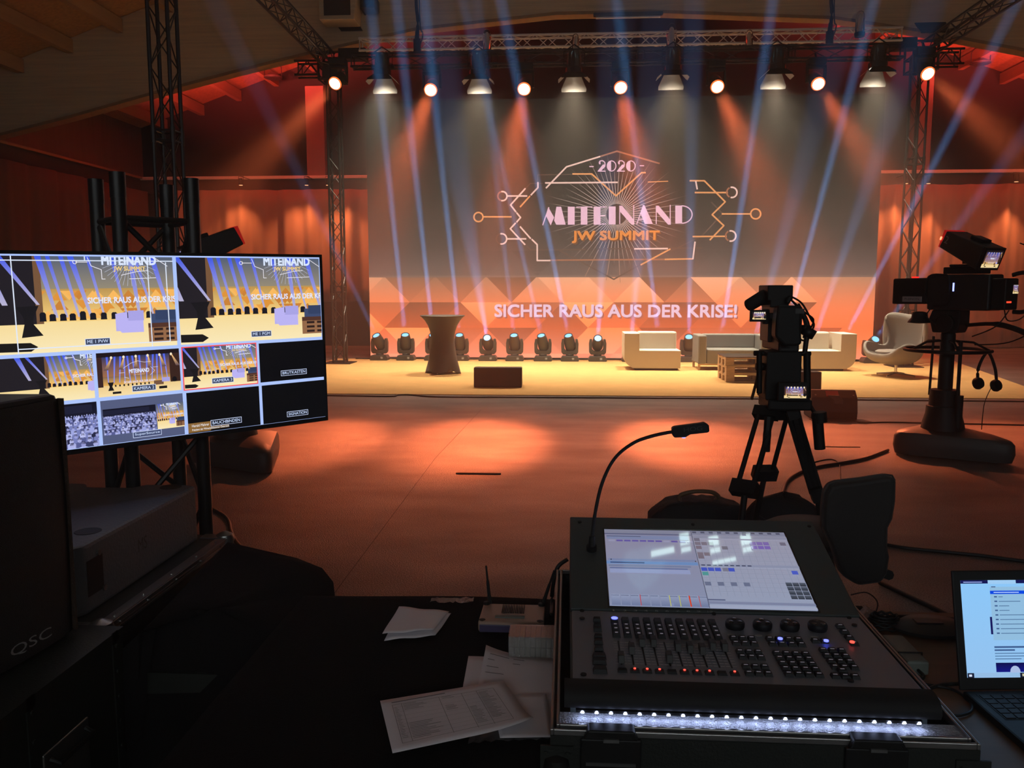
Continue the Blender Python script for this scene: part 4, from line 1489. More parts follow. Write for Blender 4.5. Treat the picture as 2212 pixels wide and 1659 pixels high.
label(f, 'BAUCHBINDEN', .30, .12, .73, .27, (8, 10, 22))
f = sub(qx[3] + gp, qy[0] + gp, qx[4] - gp, qy[1] - gp)
P.rect(*f(0, 0), *f(1, 1), (7, 8, 12)); label(f, 'SIGNATION', .36, .11, .69, .25, (8, 10, 22))
P.build('screen', screen_mat('monitor_picture', 1.0, .2), tv, T_TV)

# truss piece carrying the monitor
STC = Vector((PY(309, 388, 3.1).x, 3.1, 0))
st = thing('truss_stand', 'thick upright black truss piece holding the monitor', 'stand', STC)
rp, rq = Vector((.885, .466, 0)), Vector((-.466, .885, 0))
KS_ = 3.1 / 2.95 * 1.04
offs = {'A': rp * -.151 + rq * .078, 'B': rp * -.078 - rq * .151, 'C': rp * .078 + rq * .151, 'D': rp * .151 - rq * .078}
offs = {k: v * KS_ for k, v in offs.items()}
ZT = 2.06
for k, o_ in offs.items():
    b = MB(); b.cyl(o_ + Vector((0, 0, .02)), o_ + Vector((0, 0, ZT)), .026, n=14); b.cyl(o_ + Vector((0, 0, ZT - .09)), o_ + Vector((0, 0, ZT + .0)), .0275, n=14)
    b.build('chord', M['blacktruss'], st, smooth='auto')
for a, c in (('A', 'B'), ('B', 'D'), ('D', 'C'), ('C', 'A')):
    b = MB()
    for z in (.06, ZT - .16):
        b = MB(); b.cyl(offs[a] + Vector((0, 0, z)), offs[c] + Vector((0, 0, z)), .011, n=8); b.build('crossbar', M['blacktruss'], st, smooth='auto')
    b = MB()
    z, k = ZT - .16, 0
    while z > .3:
        p_, q_ = (a, c) if k % 2 == 0 else (c, a)
        b.cyl(offs[p_] + Vector((0, 0, z)), offs[q_] + Vector((0, 0, z - .27)), .011, n=8)
        z -= .27
        k += 1
    b.build('bracing', M['blacktruss'], st, smooth='auto')
b = MB(); b.cb((0, 0, .012), (.5, .5, .024), Matrix.Rotation(R(28), 3, 'Z')); b.build('base_plate', M['black'], st)
# bar from the stand to the back of the monitor
b = MB()
mc = cen - nn * .075
for dz in (-.12, .12):
    b.cyl(Vector((mc.x, mc.y, mc.z + dz)) - STC, Vector((0, 0, mc.z + dz)) - nn * -.04, .02, n=8)
b.build('bracket', M['black'], st)

# ================================================================== studio pedestal cameras
cam_pic = screen_mat('finder_picture', 1.0, .3, False)
pb = {}


def mini_picture(name, parent, T, w, h, tint=(1, 1, 1)):
    global P
    P = Paint(.0002)
    P.n = 1
    view_wide(sub(0, 0, w, h))
    return P.build(name, cam_pic, parent, T)


def studio_camera(label, loc, rz, num=True):
    t = thing('studio_camera', label, 'studio camera', loc, rz)
    # three-cornered base, its own heading
    Rb = Matrix.Rotation(-rz, 4, 'Z')
    cor = [Vector((-.56, .0)), Vector((.54, -.56)), Vector((.2, .66))]
    out = []
    for i in range(3):
        p, a, c = cor[i], cor[i - 1], cor[(i + 1) % 3]
        A_, C_ = p + (a - p).normalized() * .26, p + (c - p).normalized() * .26
        for k in range(7):
            q = k / 6
            out.append(A_ * (1 - q) ** 2 + p * 2 * q * (1 - q) + C_ * q * q)
    cen_ = (cor[0] + cor[1] + cor[2]) / 3
    vs, fs = [], []
    lv = [(.02, .96, 0), (.10, 1.0, 0), (.19, .985, .02), (.225, .93, .03), (.255, .72, .02), (.285, .36, 0), (.29, .2, 0)]
    n_ = len(out)
    for z, s_, bow in lv:
        for p in out:
            d_ = (p - cen_)
            r_ = d_.length / .5
            vs.append(Rb @ Vector((cen_.x + d_.x * s_, cen_.y + d_.y * s_, z + bow * (1.2 - r_) * 1.5)))
    for k in range(len(lv) - 1):
        for i in range(n_):
            j = (i + 1) % n_
            fs.append((k * n_ + i, k * n_ + j, (k + 1) * n_ + j, (k + 1) * n_ + i))
    fs += [tuple(range(n_))[::-1], tuple(range((len(lv) - 1) * n_, len(lv) * n_))]
    b = MB(); b.add(vs, fs); b.build('base', M['darkgrey'], t, smooth='auto')
    for p in cor:
        w_ = Rb @ Vector((cen_.x + (p.x - cen_.x) * .62, cen_.y + (p.y - cen_.y) * .62, 0))
        b = MB(); b.cyl(w_ + Vector((-.02, 0, .05)), w_ + Vector((.02, 0, .05)), .05, n=14); b.build('wheel', M['rubber'], t)
    b = MB(); b.lathe([(.20, .27), (.19, .33), (.165, .42), (.16, .50), (.14, .505), (.135, .66), (.068, .665), (.068, 1.2), (.06, 1.22)], 20); b.build('column', M['black'], t, smooth='auto')
    b = MB(); b.cyl((.16, -.04, .3), (.16, -.04, .62), .04, n=10); b.cyl((.15, -.05, .62), (.15, -.05, 1.15), .018, n=8); b.cyl((-.12, -.06, .6), (-.115, -.05, 1.18), .012, n=6); b.build('side_tube', M['black'], t, smooth='auto')
    ring = [(.38 * math.cos(2 * PI * k / 32), .38 * math.sin(2 * PI * k / 32), 1.05) for k in range(32)]
    b = MB(); b.tube(ring, .017, 8, True)
    for k in range(5):
        a = 2 * PI * k / 5 + .4
        b.tube([(.37 * math.cos(a), .37 * math.sin(a), 1.05), (.22 * math.cos(a), .22 * math.sin(a), 1.13), (.07 * math.cos(a), .07 * math.sin(a), 1.14)], .012, 6)
    b.build('steering_ring', M['black'], t, smooth=True)
    b = MB(); b.prism([(-.11, 1.22), (.12, 1.22), (.15, 1.3), (.15, 1.44), (-.12, 1.44), (-.15, 1.36)], -.1, .1); b.cyl((.02, -.14, 1.31), (.02, .14, 1.31), .09, n=16)
    b.build('pan_head', M['black'], t, bevel=.012)
    b = MB(); b.tube(spline([(.2, -.06, 1.3), (.5, -.12, 1.32), (.8, -.2, 1.24), (1.0, -.24, 1.1)], 6), [.018] * 6 + [.026] * 13, 8); b.build('pan_bar', M['black'], t, smooth=True)
    b = MB(); b.lathe([(.03, .06), (.07, .05), (.075, 0), (.1, -.03), (.11, -.05), (.02, -.06)], 16, Matrix.Translation((-.25, -.08, 1.36))); b.build('zoom_demand', M['black'], t, smooth='auto')
    # lens and body
    b = MB()
    vs = [(-.60, y, z) for y, z in ((-.155, 1.49), (.155, 1.49), (.155, 1.745), (-.155, 1.745))] + [(-.2, y, z) for y, z in ((-.135, 1.495), (.135, 1.495), (.135, 1.75), (-.135, 1.75))]
    b.add(vs, [(0, 1, 2, 3)[::-1], (4, 5, 6, 7), (0, 1, 5, 4), (1, 2, 6, 5), (2, 3, 7, 6), (3, 0, 4, 7)])
    ln = b.build('box_lens', M['black'], t, bevel=.015)
    b = MB(); b.box(-.603, -.6, -.13, .13, 1.51, 1.72); b.build('front_glass', M['blackgloss'], ln)
    b = MB(); b.box(-.47, -.24, -.1575, -.1485, 1.515, 1.568); pl = b.build('name_plate', M['letter'], ln)
    letters('lettering', 'FUJINON', M['dim'], ln, Matrix.Translation((-.44, -.1578, 1.528)) @ Matrix.Rotation(PI / 2, 4, 'X'), .17, .026, .02)
    b = MB(); b.box(-.45, -.40, -.03, .03, 1.747, 1.765); b.build('tally_lamp', glow('tally', (1, .03, .02), 1.2, sample=False), ln)
    b = MB(); b.box(-.19, .5, -.14, .14, 1.44, 1.78)
    bd = b.build('body', M['blackplastic'], t, bevel=.02)
    b = MB()
    for y in (-.155,):
        b.tube(spline([(-.16, y, 1.5), (-.2, y, 1.6), (-.17, y, 1.76), (0, y, 1.775), (.06, y, 1.74), (.07, y, 1.55), (.03, y, 1.49), (-.1, y, 1.475)], 4), .012, 6)
    b.build('guard_bar', M['black'], t, smooth=True)
    b = MB(); b.box(.10, .118, -.143, -.141, 1.62, 1.70); b.build('status_led', glow('blue_led', (.3, .35, 1), 2.5, sample=False), bd)
    b = MB(); b.box(-.05, .38, -.09, .09, 1.785, 1.85); b.box(0.02, .3, -.1, .1, 1.85, 1.875); b.build('top_plate', M['black'], t, bevel=.01)
    b = MB(); b.box(.5, .66, -.12, .13, 1.45, 1.74); rr_ = b.build('rear_adapter', M['black'], t, bevel=.015)
    b = MB(); b.tube(spline([(.6, .1, 1.77), (.72, .12, 1.79), (.80, .13, 1.72), (.80, .13, 1.55), (.74, .13, 1.44), (.62, .12, 1.43)], 5), .02, 8); b.build('rear_handle', M['black'], t, smooth=True)
    TR_ = Matrix.Translation((.665, .0, 1.60)) @ Matrix(((0, 0, 1, 0), (1, 0, 0, 0), (0, 1, 0, 0), (0, 0, 0, 1)))
    mini_picture('rear_display', rr_, TR_, .115, .085)
    b = MB(); b.box(.66, .664, -.1, -.01, 1.515, 1.53); b.build('red_readout', glow('red_readout', (1, .05, .02), 2.0, sample=False), rr_)
    # viewfinder, pitched towards the operator
    TV_ = Matrix.Translation((.16, 0, 2.02)) @ Matrix.Rotation(R(-16), 4, 'Z') @ Matrix.Rotation(R(22), 4, 'Y')
    b = MB(M=TV_); b.prism([(-.24, -.07), (.24, -.12), (.24, .10), (-.22, .10)], -.13, .13); vf = b.build('viewfinder', M['blackplastic'], t, bevel=.012)
    b = MB(M=TV_); b.box(-.255, -.235, -.12, .12, -.07, .1); b.build('tally_strip', glow('tally_strip', (.75, .02, .015), .35, base=(.3, .01, .01), sample=False), vf)
    b = MB(M=TV_); b.box(-.262, -.25, -.13, -.09, .0, .03); b.build('tally_lamp', glow('tally_bright', (1, .12, .06), 6, sample=False), vf)
    b = MB(M=TV_); b.box(.0, .14, -.06, .06, .10, .135); b.build('shoe', M['black'], vf, bevel=.008)
    b = MB(M=TV_); b.box(.24, .262, -.125, .125, -.115, .1); b.build('screen_frame', M['black'], vf)
    mini_picture('finder_display', vf, TV_ @ Matrix.Translation((.2632, -.105, -.09)) @ Matrix(((0, 0, 1, 0), (1, 0, 0, 0), (0, 1, 0, 0), (0, 0, 0, 1))), .21, .165)
    if num:
        letters('number', '2', M['letter'], vf, TV_ @ Matrix.Translation((-.2, -.1312, -.01)) @ Matrix.Rotation(PI / 2, 4, 'X'), .04, .07)
    b = MB(); b.tube([(.2, 0, 1.86), (.22, 0, 1.95)], .035, 8); b.box(.12, .36, -.06, .06, 1.88, 1.905); b.build('finder_mount', M['black'], t)
    for q in (((.55, -.12, 1.45), (.6, -.16, 1.36), (.68, -.12, 1.37), (.7, .0, 1.44)), ((.58, -.1, 1.45), (.5, -.16, 1.3), (.3, -.16, 1.2)), ((.66, .05, 1.45), (.78, -.02, 1.3), (.6, -.1, 1.16), (.3, -.1, 1.12)), ((.55, .1, 2.06), (.76, .1, 1.95), (.82, .1, 1.75)), ((-.1, -.14, 1.47), (-.14, -.16, 1.38), (-.05, -.15, 1.3))):
        b = MB(); b.tube(spline(q, 6), .006, 5); b.build('cable', M['cable'], t, smooth=True)
    return t


sc = studio_camera('big studio pedestal camera at the right with box lens and number 2', (3.71, 8.35, 0), R(-50))
p = Vector((3.71, 8.35, 0))
t = thing('headphones', 'black headset hanging from the steering ring of the right studio camera', 'headphones', (3.98, 8.12, .80))
b = MB(); b.tube(spline([(-.07, 0, -.06), (-.075, 0, .1), (0, 0, .245), (.075, 0, .1), (.1, 0, -.04)], 6), .014, 6); b.build('headband', M['black'], t, smooth=True)
for x, z in ((-.075, -.05), (.09, -.07)):
    b = MB(); b.lathe([(.02, -.025), (.055, -.02), (.06, 0), (.05, .03), (.01, .04)], 14, Matrix.Translation((x, -.01, z)) @ Matrix.Rotation(R(70), 4, 'X') @ Matrix.Rotation(R(25), 4, 'Y')); b.build('ear_cup', M['black'], t, smooth='auto')
b = MB(); b.tube(spline([(.05, 0, -.1), (.0, .0, -.25), (.0, .02, -.5)], 5), .004, 5); b.build('lead', M['cable'], t)
studio_camera('studio pedestal camera standing behind the big monitor at left', (-3.10, 7.5, 0), R(-128), False)

for t_ in [o for o in bpy.data.objects if o.name.startswith('studio_camera')]:
    for c in kids(t_):
        if c.name.split('.')[0] in ('box_lens', 'body', 'guard_bar', 'top_plate', 'rear_adapter', 'rear_handle'):
            c.scale.x = .84
# ================================================================== broadcast camera on a tripod
TYD = 4.6
def Q4(px, py, dy=0.0):
    return PY(px, py, TYD + dy)


def rb(b, x0, y0, x1, y1, d0, d1):
    a, c = PY(x0, y1, TYD), PY(x1, y0, TYD)
    return b.box(a.x, c.x, TYD + d0, TYD + d1, a.z, c.z)


o0 = Vector((Q4(1692, 880).x, TYD, 0))
t = thing('tripod', 'black camera tripod standing behind the lighting console', 'tripod', o0)
rb_ = lambda *a: rb(MB(off=o0), *a)
b = rb_(1648, 858, 1742, 880, -.12, .12); b.build('bowl', M['black'], t, bevel=.01)
b = MB(off=o0); rb(b, 1646, 758, 1724, 860, -.08, .12); b.cyl(Q4(1640, 850, -.02), Q4(1640, 760, -.02), .016, n=8); b.cyl(Q4(1744, 860), Q4(1743, 762), .02, n=10)
b.cyl(Q4(1628, 763), Q4(1660, 763), .016, n=8); b.cyl(Q4(1632, 792), Q4(1650, 792), .022, n=8); b.cyl(Q4(1722, 795), Q4(1730, 795), .02, n=8); b.cyl(Q4(1716, 764), Q4(1752, 764), .014, n=8)
b.build('fluid_head', M['black'], t, bevel=.008)


def leg(u0, l0, w0, l1, foot, wd):
    b = MB(off=o0)
    for s in (-1, 1):
        b.cyl(Vector(u0) + Vector((s * wd, 0, 0)), Vector(l0) + Vector((s * wd, 0, 0)), .014, n=8)
    d = (Vector(l0) - Vector(u0)).normalized()
    q = (d).to_track_quat('Z', 'Y').to_matrix()
    b.cb(Vector(u0), (wd * 2 + .05, .06, .06), q)
    b.cb(Vector(l0), (wd * 2 + .055, .065, .075), q)
    b.cyl(Vector(l0) - d * .03, Vector(foot) - d * .02, .017, n=8)
    lg = b.build('leg', M['black'], t, smooth='auto')
    b = MB(off=o0); b.cyl(Vector(foot), Vector(foot) + Vector((0, 0, .03)), .03, n=10); b.build('foot', M['rubber'], lg)


leg(Q4(1655, 892, -.05), Q4(1608, 1055, -.28), 0, 0, tuple(Q4(1570, 1190, -.28) * Vector((1, 1, 0)) if False else (Q4(1570, 1190, -.4).x, TYD - .52, 0)), .040)
leg(Q4(1686, 892, .05), Q4(1652, 1022, .25), 0, 0, (Q4(1622, 1160, .4).x, TYD + .46, 0), .040)
leg(Q4(1712, 892, 0), Q4(1764, 1066, -.02), 0, 0, (Q4(1806, 1235, 0).x, TYD - .02, 0), .026)
b = MB(off=o0); b.tube([Q4(1716, 885), Q4(1748, 1020), Q4(1772, 1080)], .03, 8); b.build('leg_brace', M['black'], t)
b = MB(off=o0); b.tube(spline([Q4(1640, 802, .05), Q4(1632, 832, .1), Q4(1624, 862, .15)], 4), .009, 6); b.build('short_pan_bar', M['tan'], t)
b = MB(off=o0); b.tube(spline([Q4(1744, 860), Q4(1752, 880, -.1), Q4(1765, 900, -.2)], 4), .012, 6); b.cyl(Q4(1765, 893, -.2), Q4(1771, 970, -.2), .028, n=10); b.cyl(Q4(1770, 890, -.2), Q4(1772, 912, -.2), .036, n=10)
b.build('pan_bar_grip', M['black'], t, smooth='auto')
b = MB(off=o0); b.tube(spline([Q4(1660, 900, -.15), Q4(1657, 940, -.16), Q4(1654, 975, -.16)], 3), .022, 8); b.build('second_grip', M['black'], t, smooth='auto')

t = thing('video_camera', 'black broadcast camera with side display mounted on the tripod', 'video camera', o0 + Vector((0, 0, Q4(1692, 758).z)))
o1 = Vector(t.location)
b = MB(off=o1); rb(b, 1678, 661, 1724, 716, -.1, .38); rb(b, 1676, 716, 1722, 760, -.06, .34); b.build('body', M['blackplastic'], t, bevel=.012)
b = MB(off=o1); b.prism([pxz(x, y, TYD - .15) for x, y in ((1676, 660), (1727, 660), (1725, 700), (1727, 742), (1716, 746), (1690, 746), (1670, 726), (1672, 690))], TYD - .2, TYD - .1); b.build('battery', M['black'], t, bevel=.012)
b = MB(off=o1); rb(b, 1696, 665, 1715, 675, -.203, -.2); b.build('battery_label', M['headbody'], t)
b = MB(off=o1); rb(b, 1656, 616, 1712, 650, -.02, .2); b.build('receiver_box', M['black'], t, bevel=.006)
b = MB(off=o1); rb(b, 1662, 645, 1703, 664, -.02, .2); b.cyl(Q4(1700, 655, -.05), Q4(1708, 640, -.05), .014, n=8); b.build('top_handle', M['black'], t, bevel=.008)
b = MB(off=o1); b.lathe([(.01, -.09), (.035, -.07), (.037, .05), (.03, .08), (.01, .1)], 14, Matrix.Translation(Q4(1637, 648, .06)) @ Matrix.Rotation(R(62), 4, 'Y') @ Matrix.Rotation(R(-30), 4, 'X')); mc_ = b.build('microphone', M['rubber'], t, smooth=True)
b = MB(off=o1); b.tube([Q4(1645, 652, .06), Q4(1672, 650, .06)], .02, 8); b.build('mic_holder', M['black'], mc_)
b = MB(off=o1); rb(b, 1615, 669, 1653, 694, -.06, -.04); lcd = b.build('side_display', M['black'], t, bevel=.003)
b = MB(off=o1); b.cyl(Q4(1654, 668, .0), Q4(1654, 700, .0), .022, n=10); rb(b, 1654, 676, 1680, 690, .0, .03); rb(b, 1668, 690, 1680, 742, .1, .3); b.build('left_side', M['headbody'], t, bevel=.01)
a, c = Q4(1620, 689), Q4(1649, 673)
mini_picture('display_picture', lcd, Matrix.Translation(Vector((a.x, TYD - .0612, a.z)) - o1) @ Matrix.Rotation(PI / 2, 4, 'X'), c.x - a.x, c.z - a.z)
b = MB(off=o1); b.cyl(Q4(1690, 705, .3), Q4(1690, 705, .5), .06, .07, n=18); b.build('lens', M['black'], t, smooth='auto')
for q in (((1708, 640), (1732, 655), (1752, 690), (1758, 705), (1740, 735), (1722, 728)), ((1706, 645), (1726, 668), (1738, 700), (1736, 730)), ((1712, 650), (1735, 672), (1757, 690), (1750, 712)), ((1724, 668), (1730, 690), (1727, 715), (1722, 727))):
    b = MB(off=o1); b.tube(spline([Q4(x, y, -.05 + .02 * i) for i, (x, y) in enumerate(q)], 6), .0055, 5); b.build('cable', M['cable'], t, smooth=True)
b = MB(off=o1)
b.tube(spline([Q4(1722, 658, 0), Q4(1740, 690, 0), Q4(1745, 712, 0), Q4(1741, 740, 0), Q4(1738, 764, 0)], 6), .014, 6)
b.cb(Q4(1746, 718), (.06, .06, .05), Matrix.Rotation(R(30), 3, 'Y')); b.cb(Q4(1740, 708), (.04, .05, .03))
b.build('cable', M['cable'], t, smooth=True)
t = thing('field_monitor', 'small lit field monitor clamped below the tripod camera', 'monitor', Vector(Q4(1699, 838, -.16)))
o2 = Vector(t.location)
b = MB(off=o2); rb(b, 1664, 819, 1729, 857, -.17, -.14); b.build('housing', M['black'], t, bevel=.004)
a, c = Q4(1676, 851), Q4(1723, 826)
mini_picture('screen', t, Matrix.Translation(Vector((a.x, TYD - .1712, a.z)) - o2) @ Matrix.Rotation(PI / 2, 4, 'X'), c.x - a.x, c.z - a.z)
b = MB(off=o2); b.cyl(Q4(1697, 845, -.14), Q4(1697, 845, -.09), .015, n=8); b.build('clamp', M['black'], t)

# ================================================================== bags, chair behind the console
pA, pB = G(1405, 1085, .36), G(1600, 1082, .36)
cb = (pA + pB) / 2
t = thing('holdall', 'black holdall with tan handle on the floor left of the tripod', 'bag', (cb.x, cb.y, 0), R(3))
w = (pB - pA).length
vs, fs = [], []
nx, nz_ = 20, 14
rb2 = random.Random(2)
for i in range(nx + 1):
    u = i / nx
    x = (u - .5) * w
    top = .33 + .05 * math.sin(PI * u) ** .6 - (.05 * max(0, .2 - u) / .2)
    dep = .15 * (.72 + .28 * math.sin(PI * u) ** .5)
    for k in range(nz_ + 1):
        q = k / nz_
        a = PI * q
        yy = -dep * math.cos(a)
        zz = top * min(1, math.sin(a) * 1.5) ** .7 * (1 if True else 0)
        vs.append((x + rb2.uniform(-.004, .004), yy + rb2.uniform(-.006, .006), max(0, zz + rb2.uniform(-.006, .006))))
for i in range(nx):
    for k in range(nz_):
        a = i * (nz_ + 1) + k
        fs.append((a, a + 1, a + nz_ + 2, a + nz_ + 1))
fs += [tuple(range(nz_ + 1)), tuple(range(nx * (nz_ + 1), (nx + 1) * (nz_ + 1)))[::-1]]
b = MB(); b.add(vs, fs); b.build('body', M['bag'], t, smooth=True)
b = MB(); b.tube(spline([(-.1, -.03, .37), (-.1, -.04, .41), (-.02, -.05, .435), (.08, -.04, .43), (.13, -.02, .40), (.12, 0, .37)], 6), .013, 8); b.build('handle', M['tan'], t, smooth=True)
b = MB(); b.tube([(-.1, -.04, .40), (-.1, -.07, .37), (-.09, -.09, .34)], .006, 6); b.cyl((-.12, -.1, .335), (-.06, -.1, .335), .007, n=6); b.build('buckle', M['alu'], t)

pA = G(1700, 1095, .25)
t = thing('backpack', 'crumpled black backpack on the floor by the tripod feet', 'bag', (pA.x, pA.y + .1, 0))
vs, fs = [], []
n_, m_ = 20, 10
for k in range(m_ + 1):
    q = k / m_
    for i in range(n_):
        a = 2 * PI * i / n_
        r_ = math.sin(PI * (.06 + .94 * (1 - q) * .53)) ** .6 if q < 1 else 0.02
        wob = 1 + .12 * math.sin(3 * a + 4 * q) + .06 * math.sin(7 * a + 2)
        vs.append((.30 * r_ * wob * math.cos(a), .17 * r_ * wob * math.sin(a), .30 * q + .03 * math.sin(2 * a) * q))
for k in range(m_):
    for i in range(n_):
        fs.append((k * n_ + i, k * n_ + (i + 1) % n_, (k + 1) * n_ + (i + 1) % n_, (k + 1) * n_ + i))
fs += [tuple(range(n_))[::-1], tuple(range(m_ * n_, (m_ + 1) * n_))]
b = MB(); b.add(vs, fs); b.build('body', M['bag'], t, smooth=True)
b = MB(); b.tube(spline([(-.2, -.14, .2), (-.1, -.2, .15), (.05, -.2, .08), (.18, -.17, .02)], 5), .012, 6); b.build('strap', M['bag'], t, smooth=True)

CY_ = 3.42
cc_ = Vector((1.22, 3.85, 0))
t = thing('office_chair', 'black upholstered office chair behind the lighting console', 'chair', cc_)
pol = [(1776, 1100), (1780, 1064), (1790, 1046), (1808, 1040), (1860, 1034), (1912, 1026), (1927, 1028), (1932, 1038), (1931, 1080), (1925, 1118), (1915, 1138), (1914, 1180), (1918, 1200), (1913, 1236), (1900, 1256), (1850, 1262), (1815, 1240), (1795, 1180), (1776, 1140)]
b = MB(off=cc_); b.prism([pxz(x, y, CY_) for x, y in pol], CY_ - .03, CY_ + .05); b.build('backrest', M['spandex'], t, bevel=.02, seg=3)
b = MB(off=cc_); b.tube([PY(x, y, CY_) + Vector((0, .0, 0)) for x, y in ((1776, 1138), (1776, 1100), (1780, 1064), (1790, 1046), (1808, 1039), (1860, 1033), (1912, 1025), (1927, 1027), (1933, 1038))], .004, 6); b.build('piping', M['darkgrey'], t)
b = MB(); b.lathe([(.02, .42), (.22, .42), (.25, .45), (.25, .475), (.2, .505), (.02, .51)], 28, Matrix.Translation((-.02, .16, 0)) @ Matrix.Diagonal((1.05, 1.0, 1, 1))); b.build('seat', M['spandex'], t, smooth='auto')
b = MB(); b.cyl((-.02, .12, .08), (-.02, .12, .42), .028, n=10); b.cyl((.1, .1, .40), (.14, -.38, .45), .022, n=8); b.build('column', M['black'], t, smooth='auto')
for k in range(5):
    a = R(18 + 72 * k)
    b = MB(); b.tube([(-.02, .12, .1), (-.02 + .28 * math.cos(a), .12 + .28 * math.sin(a), .07)], [.026, .016], 8); lg = b.build('leg', M['black'], t)
    b = MB(); b.cyl((-.04 + .28 * math.cos(a), .12 + .28 * math.sin(a), .03), (-.0 + .28 * math.cos(a), .12 + .28 * math.sin(a), .03), .03, n=12); b.build('caster', M['rubber'], lg)
b = MB()
for k in range(4):
    b.tube([(.08 * math.cos(2 * PI * i / 20) * (1 - .06 * k), .07 * math.sin(2 * PI * i / 20), .012 + .016 * k + .006 * math.sin(i)) for i in range(20)], .006, 5, True)
o = b.build('cable_coil', M['cable'], smooth=True); o.location = cc_ + Vector((.14, .17, .509))
tag(o, 'coil of thin black cable lying on the office chair seat', 'cable')
# ================================================================== table
TZ = .72
t = thing('folding_table', 'long brown wooden table carrying console, papers and laptop', 'table', (.15, 1.85, 0))
b = MB(); b.box(-.93, 1.35, -.62, .53, TZ - .03, TZ); b.build('tabletop', M['tablewood'], t, bevel=.004)
for x in (-.85, 1.28):
    for y in (-.55, .46):
        b = MB(); b.cyl((x, y, 0), (x, y, TZ - .03), .02, n=10); b.build('leg', M['black'], t)
b = MB(); b.box(-.85, 1.28, .44, .47, TZ - .1, TZ - .03); b.box(-.85, 1.28, -.56, -.53, TZ - .1, TZ - .03); b.build('frame', M['black'], t)
# black cloth over the left part
vs, fs = [], []
x0, x1, ya, yb = -.79, .70, 1.22, 2.385
nx, ny = 60, 46
rc_ = random.Random(6)
ph = [rc_.uniform(0, 6) for _ in range(8)]
for j in range(ny + 1):
    for i in range(nx + 1):
        u = x0 + (x1 - x0) * i / nx
        v = ya + (yb - ya) * j / ny
        z = TZ + .003 + .0015 * (math.sin(9 * u + 5 * v + ph[0]) + math.sin(17 * v - 6 * u + ph[1])) * .6 + .001
        vs.append((u, v + .012 * math.sin(5 * u + ph[2]) * (j == ny), z))
for j in range(ny):
    for i in range(nx):
        a = j * (nx + 1) + i
        fs.append((a, a + 1, a + nx + 2, a + nx + 1))
b_ = len(vs)
for i in range(nx + 1):   # hang at the far edge
    a = vs[ny * (nx + 1) + i]
    vs.append((a[0], a[1] + .012, TZ - .04)); vs.append((a[0], a[1] + .02 + .02 * math.sin(14 * a[0]), TZ - .42))
for i in range(nx):
    a, c = ny * (nx + 1) + i, b_ + 2 * i
    fs += [(a, a + 1, c + 2, c), (c, c + 2, c + 3, c + 1)]
b = MB(); b.add(vs, fs)
tag(b.build('tablecloth', M['cloth'], smooth=True, solid=.002), 'black cloth spread over the left part of the table', 'tablecloth')
CT = TZ + .0075

# ================================================================== lighting console in its case
RZ = .85
case = thing('flight_case_tray', 'open flight-case base holding the lighting console', 'flight case', (.36, 1.86, 0))
co_ = Vector(case.location)
cx0, cx1, cy0, cy1 = -.025, .735, 1.432, 2.30
b = MB(off=co_)
b.box(cx0, cx1, cy0, cy1, CT, CT + .012)
th = .016
b.box(cx0, cx0 + th, cy0, cy1, CT + .012, RZ - .012).box(cx1 - th, cx1, cy0, cy1, CT + .012, RZ - .012).box(cx0 + th, cx1 - th, cy0, cy0 + th, CT + .012, RZ - .012).box(cx0 + th, cx1 - th, cy1 - th, cy1, CT + .012, RZ - .012)
b.build('shell', M['caseply'], case)
b = MB(off=co_)
for o_, zz in ((0, RZ - .012), (.011, RZ - .008)):
    b.box(cx0 + o_, cx0 + o_ + .006, cy0 + o_, cy1 - o_, zz, zz + .012).box(cx1 - o_ - .006, cx1 - o_, cy0 + o_, cy1 - o_, zz, zz + .012)
    b.box(cx0 + o_ + .006, cx1 - o_ - .006, cy0 + o_, cy0 + o_ + .006, zz, zz + .012).box(cx0 + o_ + .006, cx1 - o_ - .006, cy1 - o_ - .006, cy1 - o_, zz, zz + .012)
b.build('edge_profile', M['steel'], case, bevel=.0015)
b = MB(off=co_); b.box(cx0 + th, cx1 - th, cy0 + th, 1.4995, RZ - .03, RZ - .002)
M['foam'] = mat('grey_case_foam', (.5, .51, .54), .9, bump=1.0, bscale=220)
b.build('foam_lip', M['foam'], case)
for x in (.085, .555):
    b = MB(off=co_)
    b.box(x - .055, x + .055, cy0 - .008, cy0, RZ - .105, RZ - .012)
    b.prism([(x - .05, RZ - .012), (x + .05, RZ - .012), (x + .042, RZ + .006), (x - .042, RZ + .006)], cy0 - .012, cy0 + .02)
    lt = b.build('latch', M['black'], case, bevel=.003)
    b = MB(off=co_); b.box(x - .014, x + .014, cy0 - .016, cy0 - .012, RZ - .014, RZ - .008); b.box(x - .045, x + .045, cy0 - .011, cy0 - .008, RZ - .062, RZ - .056); b.build('latch_key', M['steel'], lt)
for x in (cx0 + .012, cx1 - .012):
    b = MB(off=co_); b.lathe([(.004, -.03), (.024, -.02), (.028, 0), (.024, .02), (.004, .03)], 12, Matrix.Translation((x, cy0 + .006, RZ - .075))); b.build('corner_ball', M['black'], case, smooth='auto')
    b = MB(off=co_); b.box(x - .03, x + .03, cy0 - .004, cy0, RZ - .11, RZ - .03)
    for dx in (-.02, .02):
        b.cyl((x + dx, cy0 - .007, RZ - .045), (x + dx, cy0 - .004, RZ - .045), .005, n=8)
    b.build('corner_plate', M['caseply'], case)

